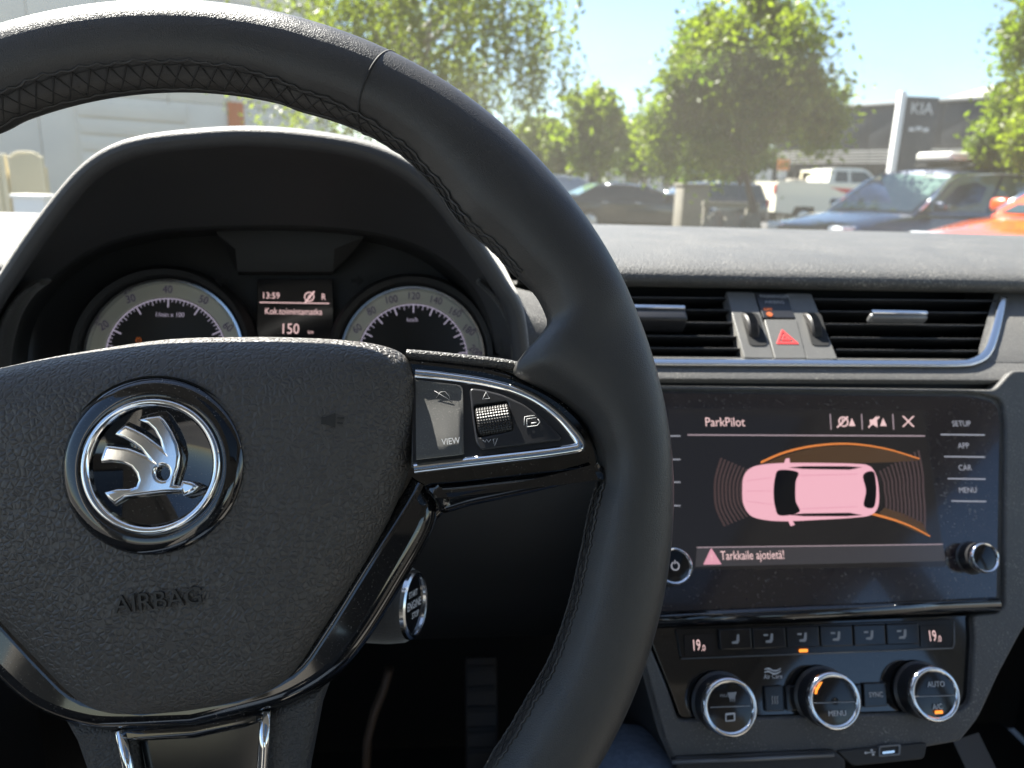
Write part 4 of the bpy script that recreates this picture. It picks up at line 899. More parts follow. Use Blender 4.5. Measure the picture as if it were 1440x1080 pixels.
# ================================================================== OUTSIDE: ground
M['asphalt'] = mat('asphalt', (.075, .074, .072), .85, grain=('noise', 60, .5, .01), vary=(.35, 1, (.11, .105, .10)))
M['grass'] = mat('grass_ground', (.06, .085, .025), .95, grain=('noise', 8, .8, .05), vary=(.6, 1, (.11, .11, .04)))
g = mesh('ground', [(-900, -900, 0), (900, -900, 0), (900, 900, 0), (-900, 900, 0)], [(0, 1, 2, 3)], M['asphalt'], None, 0); g['kind'] = 'structure'
def sheet(name, pts, z, mt): o = mesh(name, [(x, y, z) for x, y in pts], [tuple(range(len(pts)))], mt, None, 0); o['kind'] = 'structure'; return o
def gp(px, Y, up=0): p = at(px, 270, Y); return Vector((p.x, p.y, up))
o = box('planting_strip', (0, 0, 0), (1, 1, 1), M['grass'], None); o['kind'] = 'structure'
c = gp(1130, 13.2); o.location = (c.x + 1, c.y, .06); o.scale = (13, 1.6, .12)
M['paint'] = mat('road_paint', (.7, .7, .68), .7, vary=(3, .6, (.3, .3, .3)))
for k in range(7):
    x = -3 + k * 2.6; sheet('parking_line', [(x, 3.2), (x + .1, 3.2), (x + .1, 8.0), (x, 8.0)], .004, M['paint'])

# ------------------------------------------------------------------ trees
def leafmat(name, c1, c2):
    m = bpy.data.materials.new(name); m.use_nodes = True; n = m.node_tree.nodes; L = m.node_tree.links; b = n['Principled BSDF']
    tc = n.new('ShaderNodeTexCoord'); nz = n.new('ShaderNodeTexNoise'); nz.inputs['Scale'].default_value = 1.6; nz.inputs['Detail'].default_value = 5; L.new(tc.outputs['Object'], nz.inputs['Vector'])
    r = n.new('ShaderNodeMapRange'); r.inputs[1].default_value = .35; r.inputs[2].default_value = .65; L.new(nz.outputs['Fac'], r.inputs[0])
    mx = n.new('ShaderNodeMixRGB'); mx.inputs[1].default_value = (*c1, 1); mx.inputs[2].default_value = (*c2, 1); L.new(r.outputs[0], mx.inputs[0])
    L.new(mx.outputs[0], b.inputs['Base Color']); b.inputs['Roughness'].default_value = .45
    t = n.new('ShaderNodeBsdfTranslucent'); h = n.new('ShaderNodeMixRGB'); h.blend_type = 'MULTIPLY'; h.inputs[0].default_value = 1; h.inputs[2].default_value = (1.55, 1.75, .5, 1); L.new(mx.outputs[0], h.inputs[1]); L.new(h.outputs[0], t.inputs[0])
    ms = n.new('ShaderNodeMixShader'); ms.inputs[0].default_value = .55; L.new(b.outputs[0], ms.inputs[1]); L.new(t.outputs[0], ms.inputs[2]); L.new(ms.outputs[0], n['Material Output'].inputs[0])
    return m
M['leaf_lime'] = leafmat('lime_leaf', (.075, .115, .015), (.18, .21, .025)); M['leaf_birch'] = leafmat('birch_leaf', (.10, .125, .035), (.16, .18, .055)); M['leaf_deep'] = leafmat('deep_leaf', (.05, .08, .018), (.09, .125, .03))
M['bark'] = mat('bark', (.10, .085, .07), .9, grain=('noise', 40, .8, .02)); M['birch_bark'] = mat('birch_bark', (.45, .43, .40), .8, grain=('noise', 30, .5, .01), vary=(5, 1, (.06, .055, .05)))
def leaves(P, size, elong=1.5):
    N = len(P); d = rng.normal(size=(N, 3)); d /= np.linalg.norm(d, axis=1)[:, None]; e = np.cross(d, rng.normal(size=(N, 3))); e /= np.linalg.norm(e, axis=1)[:, None]
    s = size * rng.uniform(.6, 1.3, size=(N, 1)); d = d * s * elong; e = e * s
    f = np.cross(d, e); f = f / np.linalg.norm(f, axis=1)[:, None] * s * .3
    V = np.stack([P - d, P - e * .8 + f, P + d, P + e * .8 + f], 1).reshape(-1, 3); F = np.arange(4 * N).reshape(-1, 4)
    F = np.concatenate([F[:, [0, 1, 2]], F[:, [0, 2, 3]]])
    return V, F
def leafmesh(name, V, F, mt, parent):
    me = bpy.data.meshes.new(name); me.vertices.add(len(V)); me.vertices.foreach_set('co', V.astype(np.float32).ravel())
    me.loops.add(F.size); me.loops.foreach_set('vertex_index', F.astype(np.int32).ravel()); me.polygons.add(len(F)); me.polygons.foreach_set('loop_start', np.arange(0, F.size, 3, dtype=np.int32))
    me.update(calc_edges=True); return link(name, me, mt, parent, 0)
def tree(name, base, trunk_h, crown_c, R, label, mt, bark, n=9000, leaf=.05, clumps=70, group=None, weep=False, tr=.10):
    t = empty(name, Matrix.Translation(base), label, 'tree', group); R = np.array(R); cc = np.array(crown_c)
    top = Vector((cc[0], cc[1], cc[2] + R[2] * .5))
    path = [Vector((0, 0, 0)), Vector((.02, .01, trunk_h * .5)), Vector((cc[0] * .5, cc[1] * .5, trunk_h)), top]
    rows = tube_rows(catmull(path, 5, False), lambda q: circ(tr * (1.15 - q), 8), False, (1, 0, 0)); tk = grid('trunk', rows, bark, t, closeu=True)
    cl = []
    while len(cl) < clumps:
        p = rng.normal(size=3); p /= np.linalg.norm(p); p *= rng.uniform(.25, 1) ** .5
        p *= 1 + .22 * math.sin(3 * p[0] + 4 * p[2]) * (abs(p[2]) < .8)
        if p[2] < -.75: continue
        cl.append(cc + p * R)
    for k in range(0, clumps, max(1, clumps // 16)):            # limbs
        q = Vector(cl[k]); a = Vector((cc[0] * .6, cc[1] * .6, min(max(trunk_h * .8, q.z - R[2] * .5), top.z)))
        tube('limb', [a, a.lerp(q, .5) + Vector((0, 0, .08 * R[2])), q], lambda s: circ(tr * .35 * (1.1 - s), 6), bark, t)
    if not weep:
        m_ = n // clumps; P = np.concatenate([c + rng.normal(size=(m_, 3)) * R * rng.uniform(.09, .20) for c in cl])
        P = np.concatenate([P, cc + (rng.normal(size=(n // 14, 3))) * R * .36])
    else:
        P = []
        for c in cl:
            for k in range(11):
                s = c + rng.normal(size=3) * R * np.array([.13, .13, .09]); L_ = rng.uniform(.5, 1.0) * R[2] * .75; m_ = int(n / clumps / 11)
                tt = np.linspace(0, 1, m_)[:, None]; drift = rng.normal(size=(1, 3)) * np.array([.10, .10, 0]) * R
                P.append(s + tt * np.array([[0, 0, -L_]]) + drift * tt ** 2 + rng.normal(size=(m_, 3)) * .035)
        P = np.concatenate(P); P = P[P[:, 2] > 1.2 - base[2]]
    V, F = leaves(P, leaf); leafmesh('crown', V, F, mt, t); return t
def rel(px, py, Y, base): p = at(px, py, Y); return (p.x - base.x, p.y - base.y, p.z - base.z)
b = gp(1062, 12.5); tree('roadside_tree', b, 1.6, rel(1040, 118, 12.5, b), (1.22, 1.2, 1.5), 'large round-crowned green tree above the low timber guard rail', M['leaf_lime'], M['bark'], 32000, .038, 40, tr=.09)
b = gp(1475, 10.5); tree('roadside_tree', b, 1.7, rel(1492, 95, 10.5, b), (1.05, 1.0, 1.5), 'leafy green tree beside the dark showroom, above the blue car roof', M['leaf_lime'], M['bark'], 23000, .036, 34, tr=.09)
b = gp(560, 15); tree('birch_tree', b, 3.0, rel(565, 5, 15, b), (2.75, 2.2, 2.6), 'large weeping birch beside the pale grey wall', M['leaf_birch'], M['birch_bark'], 30000, .036, 90, weep=True, tr=.2)
b = gp(838, 30); tree('young_tree', b, 1.4, rel(838, 195, 30, b), (1.05, 1.0, 1.65), 'slender young tree in front of the low pale canopy', M['leaf_lime'], M['bark'], 6000, .11, 40, tr=.08)
for i, (px, py, Y, r_, hz_, lab) in enumerate(((765, 212, 44, 2.2, 1.6, 'yellow-green bushy tree behind the parked estate car'), (905, 215, 60, 3.2, 2.4, 'dull green tree behind the canopy post'), (1010, 225, 50, 3, 2.0, 'low tree behind the row of parked blue cars'))):
    b = gp(px, Y); tree('distant_tree', b, 1.5, rel(px, py, Y, b), (r_, r_, hz_), lab, M['leaf_deep'] if i in (1, 2) else M['leaf_lime'], M['bark'], 4500, .16, 36, tr=.14)

# ------------------------------------------------------------------ buildings
M['grey_wall'] = mat('pale_grey_wall', (.86, .79, .67), .8, grain=('noise', 12, .15, .01), vary=(.8, 1, (.80, .73, .62)))
M['charcoal'] = mat('charcoal_cladding', (.030, .034, .042), .5, vary=(.5, 1, (.04, .045, .055))); M['wallpale'] = mat('pale_soffit', (.5, .49, .46), .7)
M['glass_dark'] = mat('shop_glass', (.02, .025, .03), .05, spec=.8); M['glass_pale'] = mat('pale_shop_glass', (.22, .28, .30), .1, spec=.8)  # two pane tones, one dark and one pale
M['white_metal'] = mat('white_metal', (.75, .74, .70), .4); M['roofing'] = mat('light_roof', (.5, .48, .42), .7, vary=(1, 1, (.40, .38, .34)))
M['concrete'] = mat('concrete', (.20, .185, .15), .85, vary=(3, 1, (.16, .15, .125))); M['ochre'] = mat('pale_yellow_panel', (.60, .53, .36), .7)
M['fence'] = mat('mesh_fence', (.30, .31, .31), .5, .3)
# left: large plain wall, panels with joints
b0, b1 = gp(-420, 17), gp(470, 24)
d = (b1 - b0); ln = d.length; ang = math.atan2(d.y, d.x)
mw = Matrix.Translation(b0) @ Matrix.Rotation(ang, 4, 'Z')
wh = empty('warehouse', mw, 'large pale grey panel-clad warehouse on the far side of the lane', 'building')
npan = 9; pw = ln / npan
proto = None
for r_ in range(3):
    for k in range(npan):
        box('wall_panel', (pw * (k + .5), .3, .4 + 2.6 * (r_ + .5)), (pw - .012, .2, 2.588), M['grey_wall'], wh, .012)
box('plinth', (ln / 2, .32, .2), (ln, .22, .4), M['concrete'], wh); box('wall_core', (ln / 2, 3.45, 4.1), (ln - .1, 6, 8.1), M['concrete'], wh); box('roof_edge', (ln / 2, 3.2, 8.32), (ln + .3, 6.6, .2), M['charcoal'], wh)
dd = box('door', (ln * .60, .18, 1.45), (2.6, .06, 2.9), M['grey_wall'], wh, .01); 
for k in range(7): box('door_slat', (ln * .60, .10, .25 + k * .4), (2.5, .03, .36), M['grey_wall'], dd, .008)
box('orange_sign', (ln * .795, .17, 2.35), (.42, .05, 1.5), mat('orange_board', (.62, .16, .05), .5), wh, .01)
# ribbed rounded panels and low fence against it
def ribbed(px0, px1, ytop, Y, label, mt, roundtop=True):
    p0, p1 = at(px0, 270, Y), at(px1, 270, Y); wd = (p1 - p0).length; top = at(px0, ytop, Y).z
    e = empty('ribbed_panel', Matrix.Translation((p0.x, p0.y, 0)), label, 'panel', 'ribbed panels by the wall'); nr = 9
    for k in range(nr):
        x = wd * (k + .5) / nr; u = (k + .5) / nr * 2 - 1; hh = top - (.07 * top * (abs(u) ** 3) if roundtop else 0)
        box('rib', (x, 0, hh / 2), (wd / nr * .86, .09, hh), mt, e, .015)
    box('backing', (wd / 2, .08, top * .42), (wd, .05, top * .84), mt, e)
ribbed(-75, 15, 214, 12.5, 'cream ribbed panel with square top beside the wall', M['ochre'], False); ribbed(18, 66, 212, 12.5, 'cream ribbed panel with rounded top beside the wall', M['ochre'])
e = empty('storage_crate', Matrix.Translation(gp(48, 11.6)), 'small white crate in front of the rounded ribbed panel', 'crate'); hh = at(48, 276, 11.6).z
box('crate_body', (0, 0, hh / 2), (.42, .4, hh - .02), M['white_metal'], e, .03); box('crate_lid', (0, 0, hh), (.46, .44, .05), M['white_metal'], e, .015)
# right: showroom
s0, s1 = gp(1085, 52), gp(1560, 36)
d = (s1 - s0); ln = d.length; ang = math.atan2(d.y, d.x); mS = Matrix.Translation(s0) @ Matrix.Rotation(ang, 4, 'Z')
sr = empty('car_showroom', mS, 'dark clad car showroom with pale sloping roof and slatted awning', 'building')
zt0 = at(1100, 160, 51).z; z1 = at(1390, 130, 40.5).z; ztop = (zt0 + z1) / 2
fasc_b = 3.9
box('fascia', (ln / 2, .5, (ztop + fasc_b) / 2), (ln, 1.0, ztop - fasc_b), M['charcoal'], sr, .02)
nP = 9
for k in range(nP): box('fascia_panel', (ln * (k + .5) / nP, -.03, (ztop + fasc_b) / 2), (ln / nP - .05, .04, ztop - fasc_b - .06), M['charcoal'], sr, .008)
box('parapet', (ln / 2, .4, ztop + .08), (ln + .3, 1.3, .16), M['wallpale'], sr, .01)
rf = mesh('roof', [(ln * .45, 1.2, ztop), (ln + 8, 1.2, ztop), (ln + 8, 12, ztop + 3.4), (ln * .62, 12, ztop + 3.0), (ln * .45, 12, ztop), (ln + 8, 12, ztop)], [(0, 1, 2, 3), (0, 3, 4), (1, 5, 2), (4, 3, 2, 5)], M['roofing'], sr, 0)
for k in range(5): box('awning_slat', (ln / 2, -.35 - .02 * k, fasc_b - .12 - k * .17), (ln, .32, .06), M['wallpale'], sr, .01)
box('back_wall', (ln / 2, 1.6, fasc_b / 2), (ln, .2, fasc_b), M['charcoal'], sr)
for k in range(12):
    w_ = ln / 12; f = box('window', (w_ * (k + .5), 1.44, 1.45), (w_ - .35, .08, 2.5), M['charcoal'], sr)
    box('pane', (w_ * (k + .5), 1.39, 1.45), (w_ - .55, .03, 2.3), M['glass_pale'] if k in (3, 4, 7, 8) else M['glass_dark'], f)
    box('column', (w_ * k, .1, fasc_b / 2), (.22, .22, fasc_b), M['charcoal'], sr)
# dealer pylon
Yp = 31; p0, p1 = at(1253, 240, Yp), at(1298, 240, Yp); tp = at(1258, 132, Yp).z
py_ = empty('sign_pylon', Matrix.Translation((p0.x, p0.y, 0)), 'tall dark sign pylon with pale edge post in front of the showroom', 'sign'); wd = p1.x - p0.x
box('post', (-.0, 0, tp / 2 + .05), (.24, .3, tp + .1), M['white_metal'], py_, .02); box('board', (.16 + wd / 2, .02, tp / 2), (wd, .22, tp - .15), M['charcoal'], py_, .02)
lg = mat('pale_lettering', (.62, .62, .6), .5)
zk = at(1275, 153, Yp).z
def sgn(nm, s_, z, size):
    cu = bpy.data.curves.new('t', 'FONT'); cu.body = s_; cu.size = size; cu.align_x = 'CENTER'; cu.align_y = 'CENTER'; cu.extrude = .01; ob = bpy.data.objects.new('t', cu); me = bpy.data.meshes.new_from_object(ob); bpy.data.objects.remove(ob)
    me.transform(Matrix.Translation((.16 + wd / 2, -.105, z)) @ Matrix.Rotation(rad(90), 4, 'X')); return link(nm, me, lg, py_, 0)
sgn('lettering', 'KIA', zk, .62)
for k in range(3): box('small_mark', (.16 + wd / 2 - .3 + k * .3, -.105, at(1275, 182, Yp).z + (.05 if k == 1 else 0)), (.24, .02, .14), lg, py_, .005)
# pale canopy far behind
Y = 70; cA = at(865, 175, Y); cn = empty('flat_canopy', Matrix.Translation((cA.x, Y, 0)), 'flat pale canopy on posts behind the young tree', 'canopy')
box('deck', (4.5, 0, cA.z - .3), (14, 8, .9), M['wallpale'], cn, .05); box('deck_edge', (4.5, -4.03, cA.z - .5), (14.1, .1, .4), M['grey_wall'], cn)
for x in (-1, 2.2, 6, 10): box('post', (x, -2, (cA.z - .7) / 2), (.35, .35, cA.z - .7), M['white_metal'], cn)
Y = 95; cB = at(790, 200, Y); fb = empty('low_building', Matrix.Translation((cB.x, Y, 0)), 'low pale building far behind the parked cars', 'building')
box('wall', (12, 3, cB.z / 2 - .4), (50, 6, cB.z - .8), M['grey_wall'], fb); box('roof', (12, 3, cB.z - .2), (51, 7, .4), M['roofing'], fb)
for k in range(10): w_ = box('window', (-9 + k * 4.6, -.03, 2.2), (2.6, .08, 1.5), M['charcoal'], fb); box('pane', (-9 + k * 4.6, -.08, 2.2), (2.4, .04, 1.3), M['glass_dark'], w_)
# concrete block and log-like kerb stones
e = empty('concrete_block', Matrix.Translation(gp(974, 17)), 'square beige concrete block beside the dark estate car', 'block'); hh = at(974, 262, 17).z
box('block_body', (0, 0, hh / 2), (.62, .6, hh), M['concrete'], e, .03); box('block_cap', (0, 0, hh + .03), (.68, .66, .06), M['concrete'], e, .015)
# low wooden rail along the planting strip
e = empty('guard_rail', Matrix.Translation(gp(1010, 15.5)), 'low timber guard rail below the round tree', 'guard rail'); rz = at(1050, 286, 15.5).z
box('rail', (.3, 0, rz - .04), (1.2, .10, .12), M['concrete'], e, .01)
for k in range(2): box('post', (-.2 + k * .9, .08, rz / 2), (.10, .10, rz), M['concrete'], e, .01)
for i, (px, Y_) in enumerate(((1008, 12.4), (1035, 12.3), (1060, 12.4))):
    e = empty('pale_boulder', Matrix.Translation(gp(px, Y_)), 'pale rounded boulder on the planting strip under the round tree', 'boulder', 'boulders under the tree')
    bm = bmesh.new(); bmesh.ops.create_icosphere(bm, subdivisions=3, radius=1)
    for v in bm.verts: v.co *= 1 + .12 * math.sin(5 * v.co.x + i) * math.cos(4 * v.co.y + 2 * i)
    bmesh.ops.scale(bm, vec=(.20, .18, .42), verts=bm.verts); bmesh.ops.translate(bm, vec=(0, 0, .42), verts=bm.verts); me = bpy.data.meshes.new('stone'); bm.to_mesh(me); bm.free(); link('stone', me, M['concrete'], e, 180)
# orange road sign on a post near the showroom
Y = 40; so_ = at(1102, 232, Y); e = empty('road_sign', Matrix.Translation((so_.x, Y, 0)), 'small orange sign on a post behind the white pickup', 'sign')
box('post', (0, .06, so_.z / 2), (.07, .07, so_.z), M['fence'], e); box('board', (0, 0, so_.z), (.62, .05, .55), mat('orange_sign', (.70, .25, .05), .5), e, .02)

# ------------------------------------------------------------------ vehicles (local: +x ahead, z up)
M['tyre'] = mat('tyre', (.02, .02, .02), .8); M['alloy'] = mat('alloy', (.5, .5, .5), .3, .9); M['carglass'] = mat('car_glass', (.03, .045, .045), .04, spec=.9); M['black_trim'] = mat('black_trim', (.015, .015, .015), .5)
M['lamp'] = mat('headlamp', (.6, .62, .64), .08, spec=.8); M['tail'] = mat('tail_lamp', (.45, .02, .02), .2)
M['carglass_green'] = mat('green_tinted_glass', (.10, .16, .13), .05, spec=.9)
def paint(name, c, metal=.15): return mat(name, c, .28, metal, coat=1.0, grain=('noise', 3, .02, .01))
def wheel_at(v, x, y, r):
    s_ = 1 if y > 0 else -1
    m = Matrix.Translation((x, y, r)) @ Matrix.Rotation(rad(90), 4, 'X')
    t = lathe('wheel', [(r * .62, -.10), (r * .95, -.10), (r, -.07), (r, .07), (r * .95, .10), (r * .62, .10)], M['tyre'], v, m, 32)
    lathe('rim', [(0, .05 * -s_), (r * .2, .085 * -s_), (r * .55, .06 * -s_), (r * .63, .09 * -s_), (r * .63, -.08 * -s_)], M['alloy'], t, m, 32)
    lathe('wheel_arch', [(r * 1.02, -.015), (r * 1.17, -.005), (r * 1.17, -.12)], M['black_trim'], v, Matrix.Translation((x, y + .012 * s_ + .0, r)) @ Matrix.Rotation(rad(90), 4, 'X'), 28)
def vehicle(name, label, loc, head, pt, L=4.6, Wd=1.82, H=1.46, kind='estate', cat='car', gm='carglass', tall=0.0, group=None):
    v = empty(name, Matrix.Translation(loc) @ Matrix.Rotation(head, 4, 'Z'), label, cat, group)
    hw = Wd / 2; belt = .94 + tall; hood = .90 + tall
    if kind == 'estate': st_ = [(-L / 2, .78, .35, .80), (-L / 2 + .06, .90, .25, belt), (-L * .30, 1, .2, belt), (0, 1, .2, belt - .01), (L * .20, 1, .2, hood + .03), (L * .30, .98, .2, hood - .02), (L * .43, .93, .22, hood - .14), (L * .485, .84, .25, .66 + tall), (L / 2, .70, .32, .55 + tall)]
    else: st_ = [(-L / 2, .70, .4, .70), (-L / 2 + .06, .86, .3, belt - .02), (-L * .40, .96, .22, belt + .02), (0, 1, .2, belt), (L * .22, 1, .2, hood + .04), (L * .32, .98, .2, hood - .02), (L * .43, .93, .22, hood - .13), (L * .485, .84, .25, .66 + tall), (L / 2, .70, .32, .55 + tall)]
    xs_ = [s_[0] for s_ in st_]
    def interp(x, k): return float(np.interp(x, xs_, [s_[k] for s_ in st_]))
    rows = []
    for x in np.linspace(-L / 2, L / 2, 40):
        w_, zl, zh = hw * interp(x, 1), interp(x, 2), interp(x, 3)
        pr = [(-w_ * .82, zl), (-w_ * .97, zl + .10), (-w_, zl + (zh - zl) * .45), (-w_ * .985, zl + (zh - zl) * .72), (-w_ * .95, zh - .05), (-w_ * .88, zh - .008), (-w_ * .5, zh + .022), (0, zh + .03)]
        pr += [(-a, b) for a, b in pr[-2::-1]]; rows.append([Vector((x, a, b)) for a, b in pr])
    body = grid('body', rows, pt, v, closeu=True, caps=True, smooth=45)
    # cabin: base and roof outlines
    if kind == 'estate': bx = (-L * .475, L * .235); rx = (-L * .43, L * .035)
    else: bx = (-L * .37, L * .235); rx = (-L * .20, L * .035)
    def cabin(t, u, side):          # t 0 belt .. 1 roof ; u 0 rear .. 1 front
        x = (bx[0] + (rx[0] - bx[0]) * t) + ((bx[1] + (rx[1] - bx[1]) * t) - (bx[0] + (rx[0] - bx[0]) * t)) * u
        w_ = hw * (.93 - .20 * t ** 1.3) * (1 - .06 * abs(2 * u - 1) ** 3); z = belt - .03 + (H - belt + .0) * t - (.06 * (2 * u - .9) ** 2 if t > .9 else 0)
        return Vector((x, side * w_, z))
    us = [k / 10 for k in range(11)]; ts_ = [0, .3, .6, .88, 1.0]
    rows = []
    for u in us: rows.append([cabin(t, u, -1) for t in ts_] + [Vector((cabin(1, u, 1).x, k * cabin(1, u, 1).y, cabin(1, u, 1).z + .035 * (1 - k * k))) for k in (-.6, 0, .6)] + [cabin(t, u, 1) for t in ts_[::-1]])
    cabin_o = grid('cabin', rows, pt, v, caps=True, smooth=45)
    off = .012
    def pane(nm, quad, parent=None, flip=1): 
        q = [Vector(a) for a in quad]; n_ = (q[1] - q[0]).cross(q[3] - q[0]).normalized() * off * flip; rows = []
        for i in range(5):
            a, b = q[0].lerp(q[3], i / 4), q[1].lerp(q[2], i / 4); rows.append([a.lerp(b, j / 4) + n_ for j in range(5)])
        return grid(nm, rows, M[gm], v)
    for sd in (-1, 1):
        nwin = 3 if kind == 'estate' else 2
        cuts = [.03, .30, .62, .985] if kind == 'estate' else [.09, .50, .985]
        for a, b in zip(cuts, cuts[1:]):
            a2, b2 = a + .012, b - .012
            pane('side_window', [cabin(.10, a2, sd), cabin(.10, b2, sd), cabin(.86, b2 - (.02 if b > .9 else 0), sd), cabin(.86, a2, sd)], flip=-sd * -1 if sd < 0 else -1)
        path = [cabin(.93, u, sd) + Vector((0, sd * .012, 0)) for u in (.06, .3, .6, .9, 1.0)] + [cabin(t, 1.0, sd) + Vector((0, sd * .014, 0)) for t in (.7, .4, .1)]
        tube('window_trim', path, .024, M['satin'], v, n=6)
        mx_ = cabin(.12, .93, sd); box('mirror', mx_ + Vector((.02, sd * .14, .05)), (.12, .20, .13), pt, v, .04, seg=3)
        lw = hw * .80; box('headlight', (L * .452, sd * hw * .66, hood - .21 + tall * .1), (.26, .30, .12), M['lamp'], v, .04, seg=3); box('tail_lamp', (-L * .485, sd * hw * .76, belt - .12), (.10, .22, .24), M['tail'], v, .02)
        for hx in (.0, -.9): box('door_handle', (hx * L / 4.6 - .05, sd * (hw * .985), belt - .14), (.17, .025, .025), M['satin'], v, .008)
        for wx in (L * .305, -L * .29): wheel_at(v, wx, sd * (hw - .10), .325 + tall * .25)
    A0, A1, R1, R0 = cabin(.06, 1, -1), cabin(.06, 1, 1), cabin(.95, 1, 1), cabin(.95, 1, -1)
    pane('windscreen', [A0.lerp(A1, .05), A0.lerp(A1, .95), R0.lerp(R1, .94), R0.lerp(R1, .06)])
    A0, A1, R1, R0 = cabin(.10, 0, -1), cabin(.10, 0, 1), cabin(.90, 0, 1), cabin(.90, 0, -1)
    pane('rear_window', [A1.lerp(A0, .06), A1.lerp(A0, .94), R1.lerp(R0, .92), R1.lerp(R0, .08)])
    box('grille', (L * .487, 0, .62 + tall), (.06, hw * 1.0, .16), M['black_trim'], v, .02); box('number_plate', (L * .505, 0, .45 + tall), (.02, .5, .11), M['white_metal'], v)
    return v
# blue car facing left and a little towards us
p = gp(1360, 10.6); bc = vehicle('parked_car', 'dark blue car with green-tinted windscreen and chrome window line', (p.x - .25, p.y + .55, 0), rad(196), paint('navy_paint', (.010, .022, .060), .3), 4.7, 1.84, at(1300, 231, 10.6).z, 'estate', gm='carglass_green')
rb = empty('roof_box', bc.matrix_world.copy() if False else Matrix.Translation((p.x + .3, p.y + .6, at(1390, 229, 11).z + .0)) @ Matrix.Rotation(rad(196), 4, 'Z'), 'flat white roof box on top of the dark blue car', 'roof box')
box('lid', (0, 0, .06), (1.3, .62, .13), M['white_metal'], rb, .05, seg=4); box('base', (0, 0, 0.0), (1.28, .60, .06), M['black_trim'], rb, .01)
for x in (-.4, .4): box('crossbar', (x, 0, -.06), (.05, 1.0, .05), M['black_trim'], rb, .01)
p = gp(1440, 6.6); vehicle('parked_car', 'bright orange car with its bonnet beside the dark blue car', (p.x + 1.45, p.y + .2, 0), rad(192), paint('orange_paint', (.62, .085, .012), .1), 4.3, 1.82, 1.58, 'estate', tall=.08)
p = gp(868, 21); vehicle('parked_car', 'black estate car beside the beige concrete block', (p.x + .35, p.y, 0), rad(4), paint('black_paint', (.012, .016, .018), .2), 4.6, 1.8, 1.32, 'saloon', gm='carglass_green')
p = gp(805, 27); vehicle('parked_car', 'silver grey van-like car behind the black estate car', (p.x - .2, p.y, 0), rad(2), paint('silver_paint', (.30, .33, .35), .6), 4.4, 1.85, at(805, 245, 27).z, 'estate', tall=.10)
p = gp(955, 25); vehicle('parked_car', 'dark car with bright windscreen edge behind the concrete block', (p.x + .5, p.y, 0), rad(178), paint('grey_paint', (.06, .065, .07), .4), 4.5, 1.8, at(955, 253, 25).z, 'estate')
for i, (px, Y_, c, lab) in enumerate(((1040, 33, (.08, .15, .45), 'blue hatchback seen below the round tree'), (1066, 36, (.05, .12, .50), 'bright blue car behind the white pickup bed'), (1010, 40, (.5, .5, .5), 'white car behind the blue hatchback'))):
    p = gp(px, Y_); vehicle('parked_car', lab, (p.x, p.y, 0), rad(80 + 14 * i), paint('far_paint', c, .2), 4.2, 1.8, 1.50, 'estate')

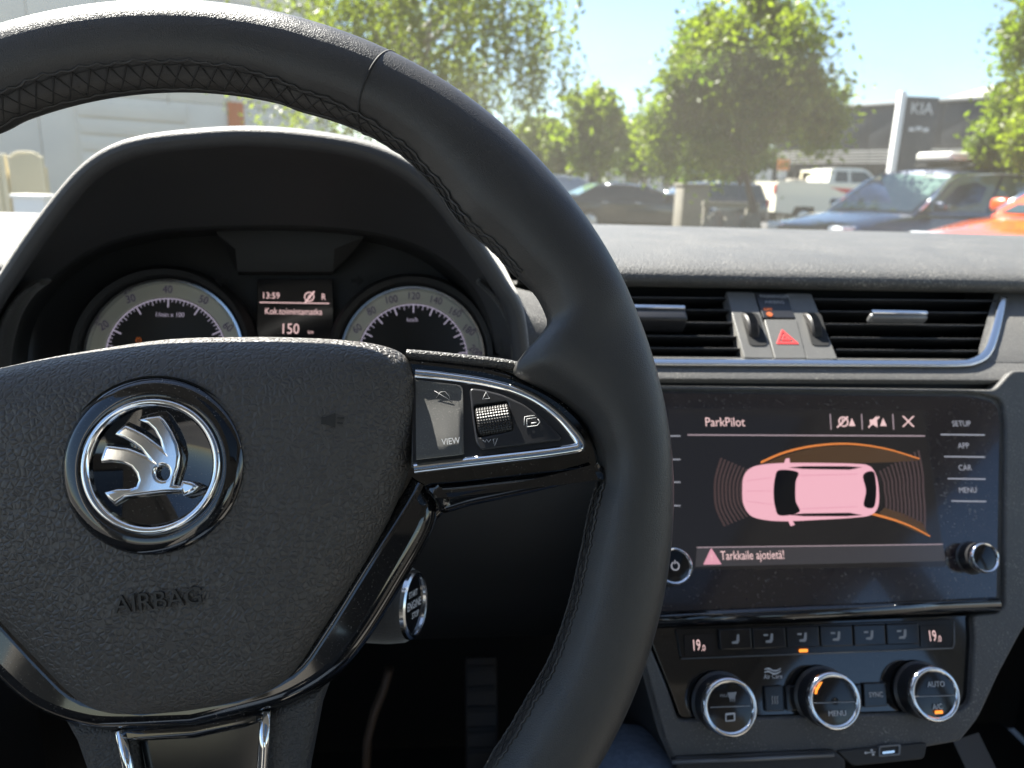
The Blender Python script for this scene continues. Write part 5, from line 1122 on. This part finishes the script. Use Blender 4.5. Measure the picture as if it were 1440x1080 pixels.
# white pickup, side on, heading right
M['cream_paint'] = paint('cream_white_paint', (.76, .72, .58), 0)
def pickup():
    Yk = 26; xk0, xk1 = at(1076, 270, Yk).x, at(1208, 270, Yk).x
    v = empty('pickup_truck', Matrix.Translation((xk0 + 2.55, Yk, 0)) @ Matrix.Rotation(rad(0), 4, 'Z'), 'cream white pickup with red side graphics and open bed', 'pickup')
    zr = at(1160, 236, Yk).z; zb = at(1090, 257, Yk).z; hw = .90; pt = M['cream_paint']
    def prism(name, prof, w0, w1, mt, par=None, zcut=None):
        rows = [[Vector((x, sd * (w0 + (w1 - w0) * max(0, (z - zb) / (zr - zb)))  , z)) for x, z in prof] for sd in (-1, 1)]
        N = len(prof); vs = rows[0] + rows[1]; fs = [tuple(range(N)), tuple(range(2 * N - 1, N - 1, -1))] + [(i, (i + 1) % N, N + (i + 1) % N, N + i) for i in range(N)]
        return mesh(name, vs, fs, mt, par or v, 30)
    prism('body', [(-2.55, .55), (-2.55, zb), (-.85, zb + .01), (-.80, zb + .02), (1.0, zb + .03), (1.15, zb), (2.0, zb - .06), (2.42, zb - .16), (2.52, .75), (2.5, .5), (1.95, .45), (1.9, .72), (1.35, .72), (1.25, .42), (-1.1, .42), (-1.2, .74), (-1.85, .74), (-1.95, .5)], hw, hw, pt)
    prism('cab', [(-.80, zb), (-.66, zr - .06), (-.45, zr), (.35, zr), (.55, zr - .04), (1.15, zb + .01)], hw * .96, hw * .78, pt)
    for sd in (-1, 1):
        yy = lambda z: sd * (hw * .96 + (hw * .78 - hw * .96) * (z - zb) / (zr - zb) + .012)
        for prof in ([(-.56, zb + .08), (-.10, zb + .08), (-.10, zr - .12), (-.50, zr - .12)], [(0, zb + .08), (.95, zb + .08), (.50, zr - .12), (0, zr - .12)]):
            mesh('side_window', [(x, yy(z), z) for x, z in prof], [(0, 1, 2, 3)], M['carglass'], v, 0)
        for k, (x0, x1, z0) in enumerate(((-.75, .6, zb - .10), (-.45, .95, zb - .20), (.2, .95, zb - .30))):
            mesh('side_graphic', [(x0, sd * (hw + .006), z0), (x1, sd * (hw + .006), z0 - .04), (x1 - .12, sd * (hw + .006), z0 - .13), (x0 + .35, sd * (hw + .006), z0 - .10)], [(0, 1, 2, 3)], M['red_print'], v, 0)
        box('mirror', (.95, sd * (hw + .10), zb + .14), (.10, .18, .20), M['black_trim'], v, .03); box('headlight', (2.36, sd * .66, zb - .22), (.28, .32, .18), M['lamp'], v, .04); box('tail_lamp', (-2.56, sd * .80, zb - .2), (.06, .14, .30), M['tail'], v, .01)
        for wx in (1.62, -1.52): wheel_at(v, wx, sd * (hw - .08), .38)
        box('bed_rail', (-1.68, sd * (hw - .04), zb + .03), (1.72, .10, .05), pt, v, .015)
    w_ = [(.62, zr - .07), (1.10, zb + .05)]
    mesh('windscreen', [(w_[1][0] + .02, -hw * .86, w_[1][1]), (w_[1][0] + .02, hw * .86, w_[1][1]), (w_[0][0] + .0, hw * .72, w_[0][1]), (w_[0][0] + .0, -hw * .72, w_[0][1])], [(0, 1, 2, 3)], M['carglass'], v, 0)
    tube('roll_bar', [(-1.0, -.75, zb), (-1.0, -.70, zr - .12), (-1.0, .70, zr - .12), (-1.0, .75, zb)], .04, pt, v, n=8)
    for i, (x, y) in enumerate(((-1.75, -.3), (-1.35, .1))):
        e = empty('pickup_load', Matrix.Translation((xk0 + 2.55 + x, Yk + y, zb - .22)), 'pale sack lying in the pickup bed', 'sack', 'sacks in the pickup bed')
        box('sack', (0, 0, .16), (.46, .5, .42), M['concrete'], e, .12, seg=4)
    box('bed_floor', (-1.68, 0, zb - .26), (1.68, 1.6, .05), M['black_trim'], v)
pickup()
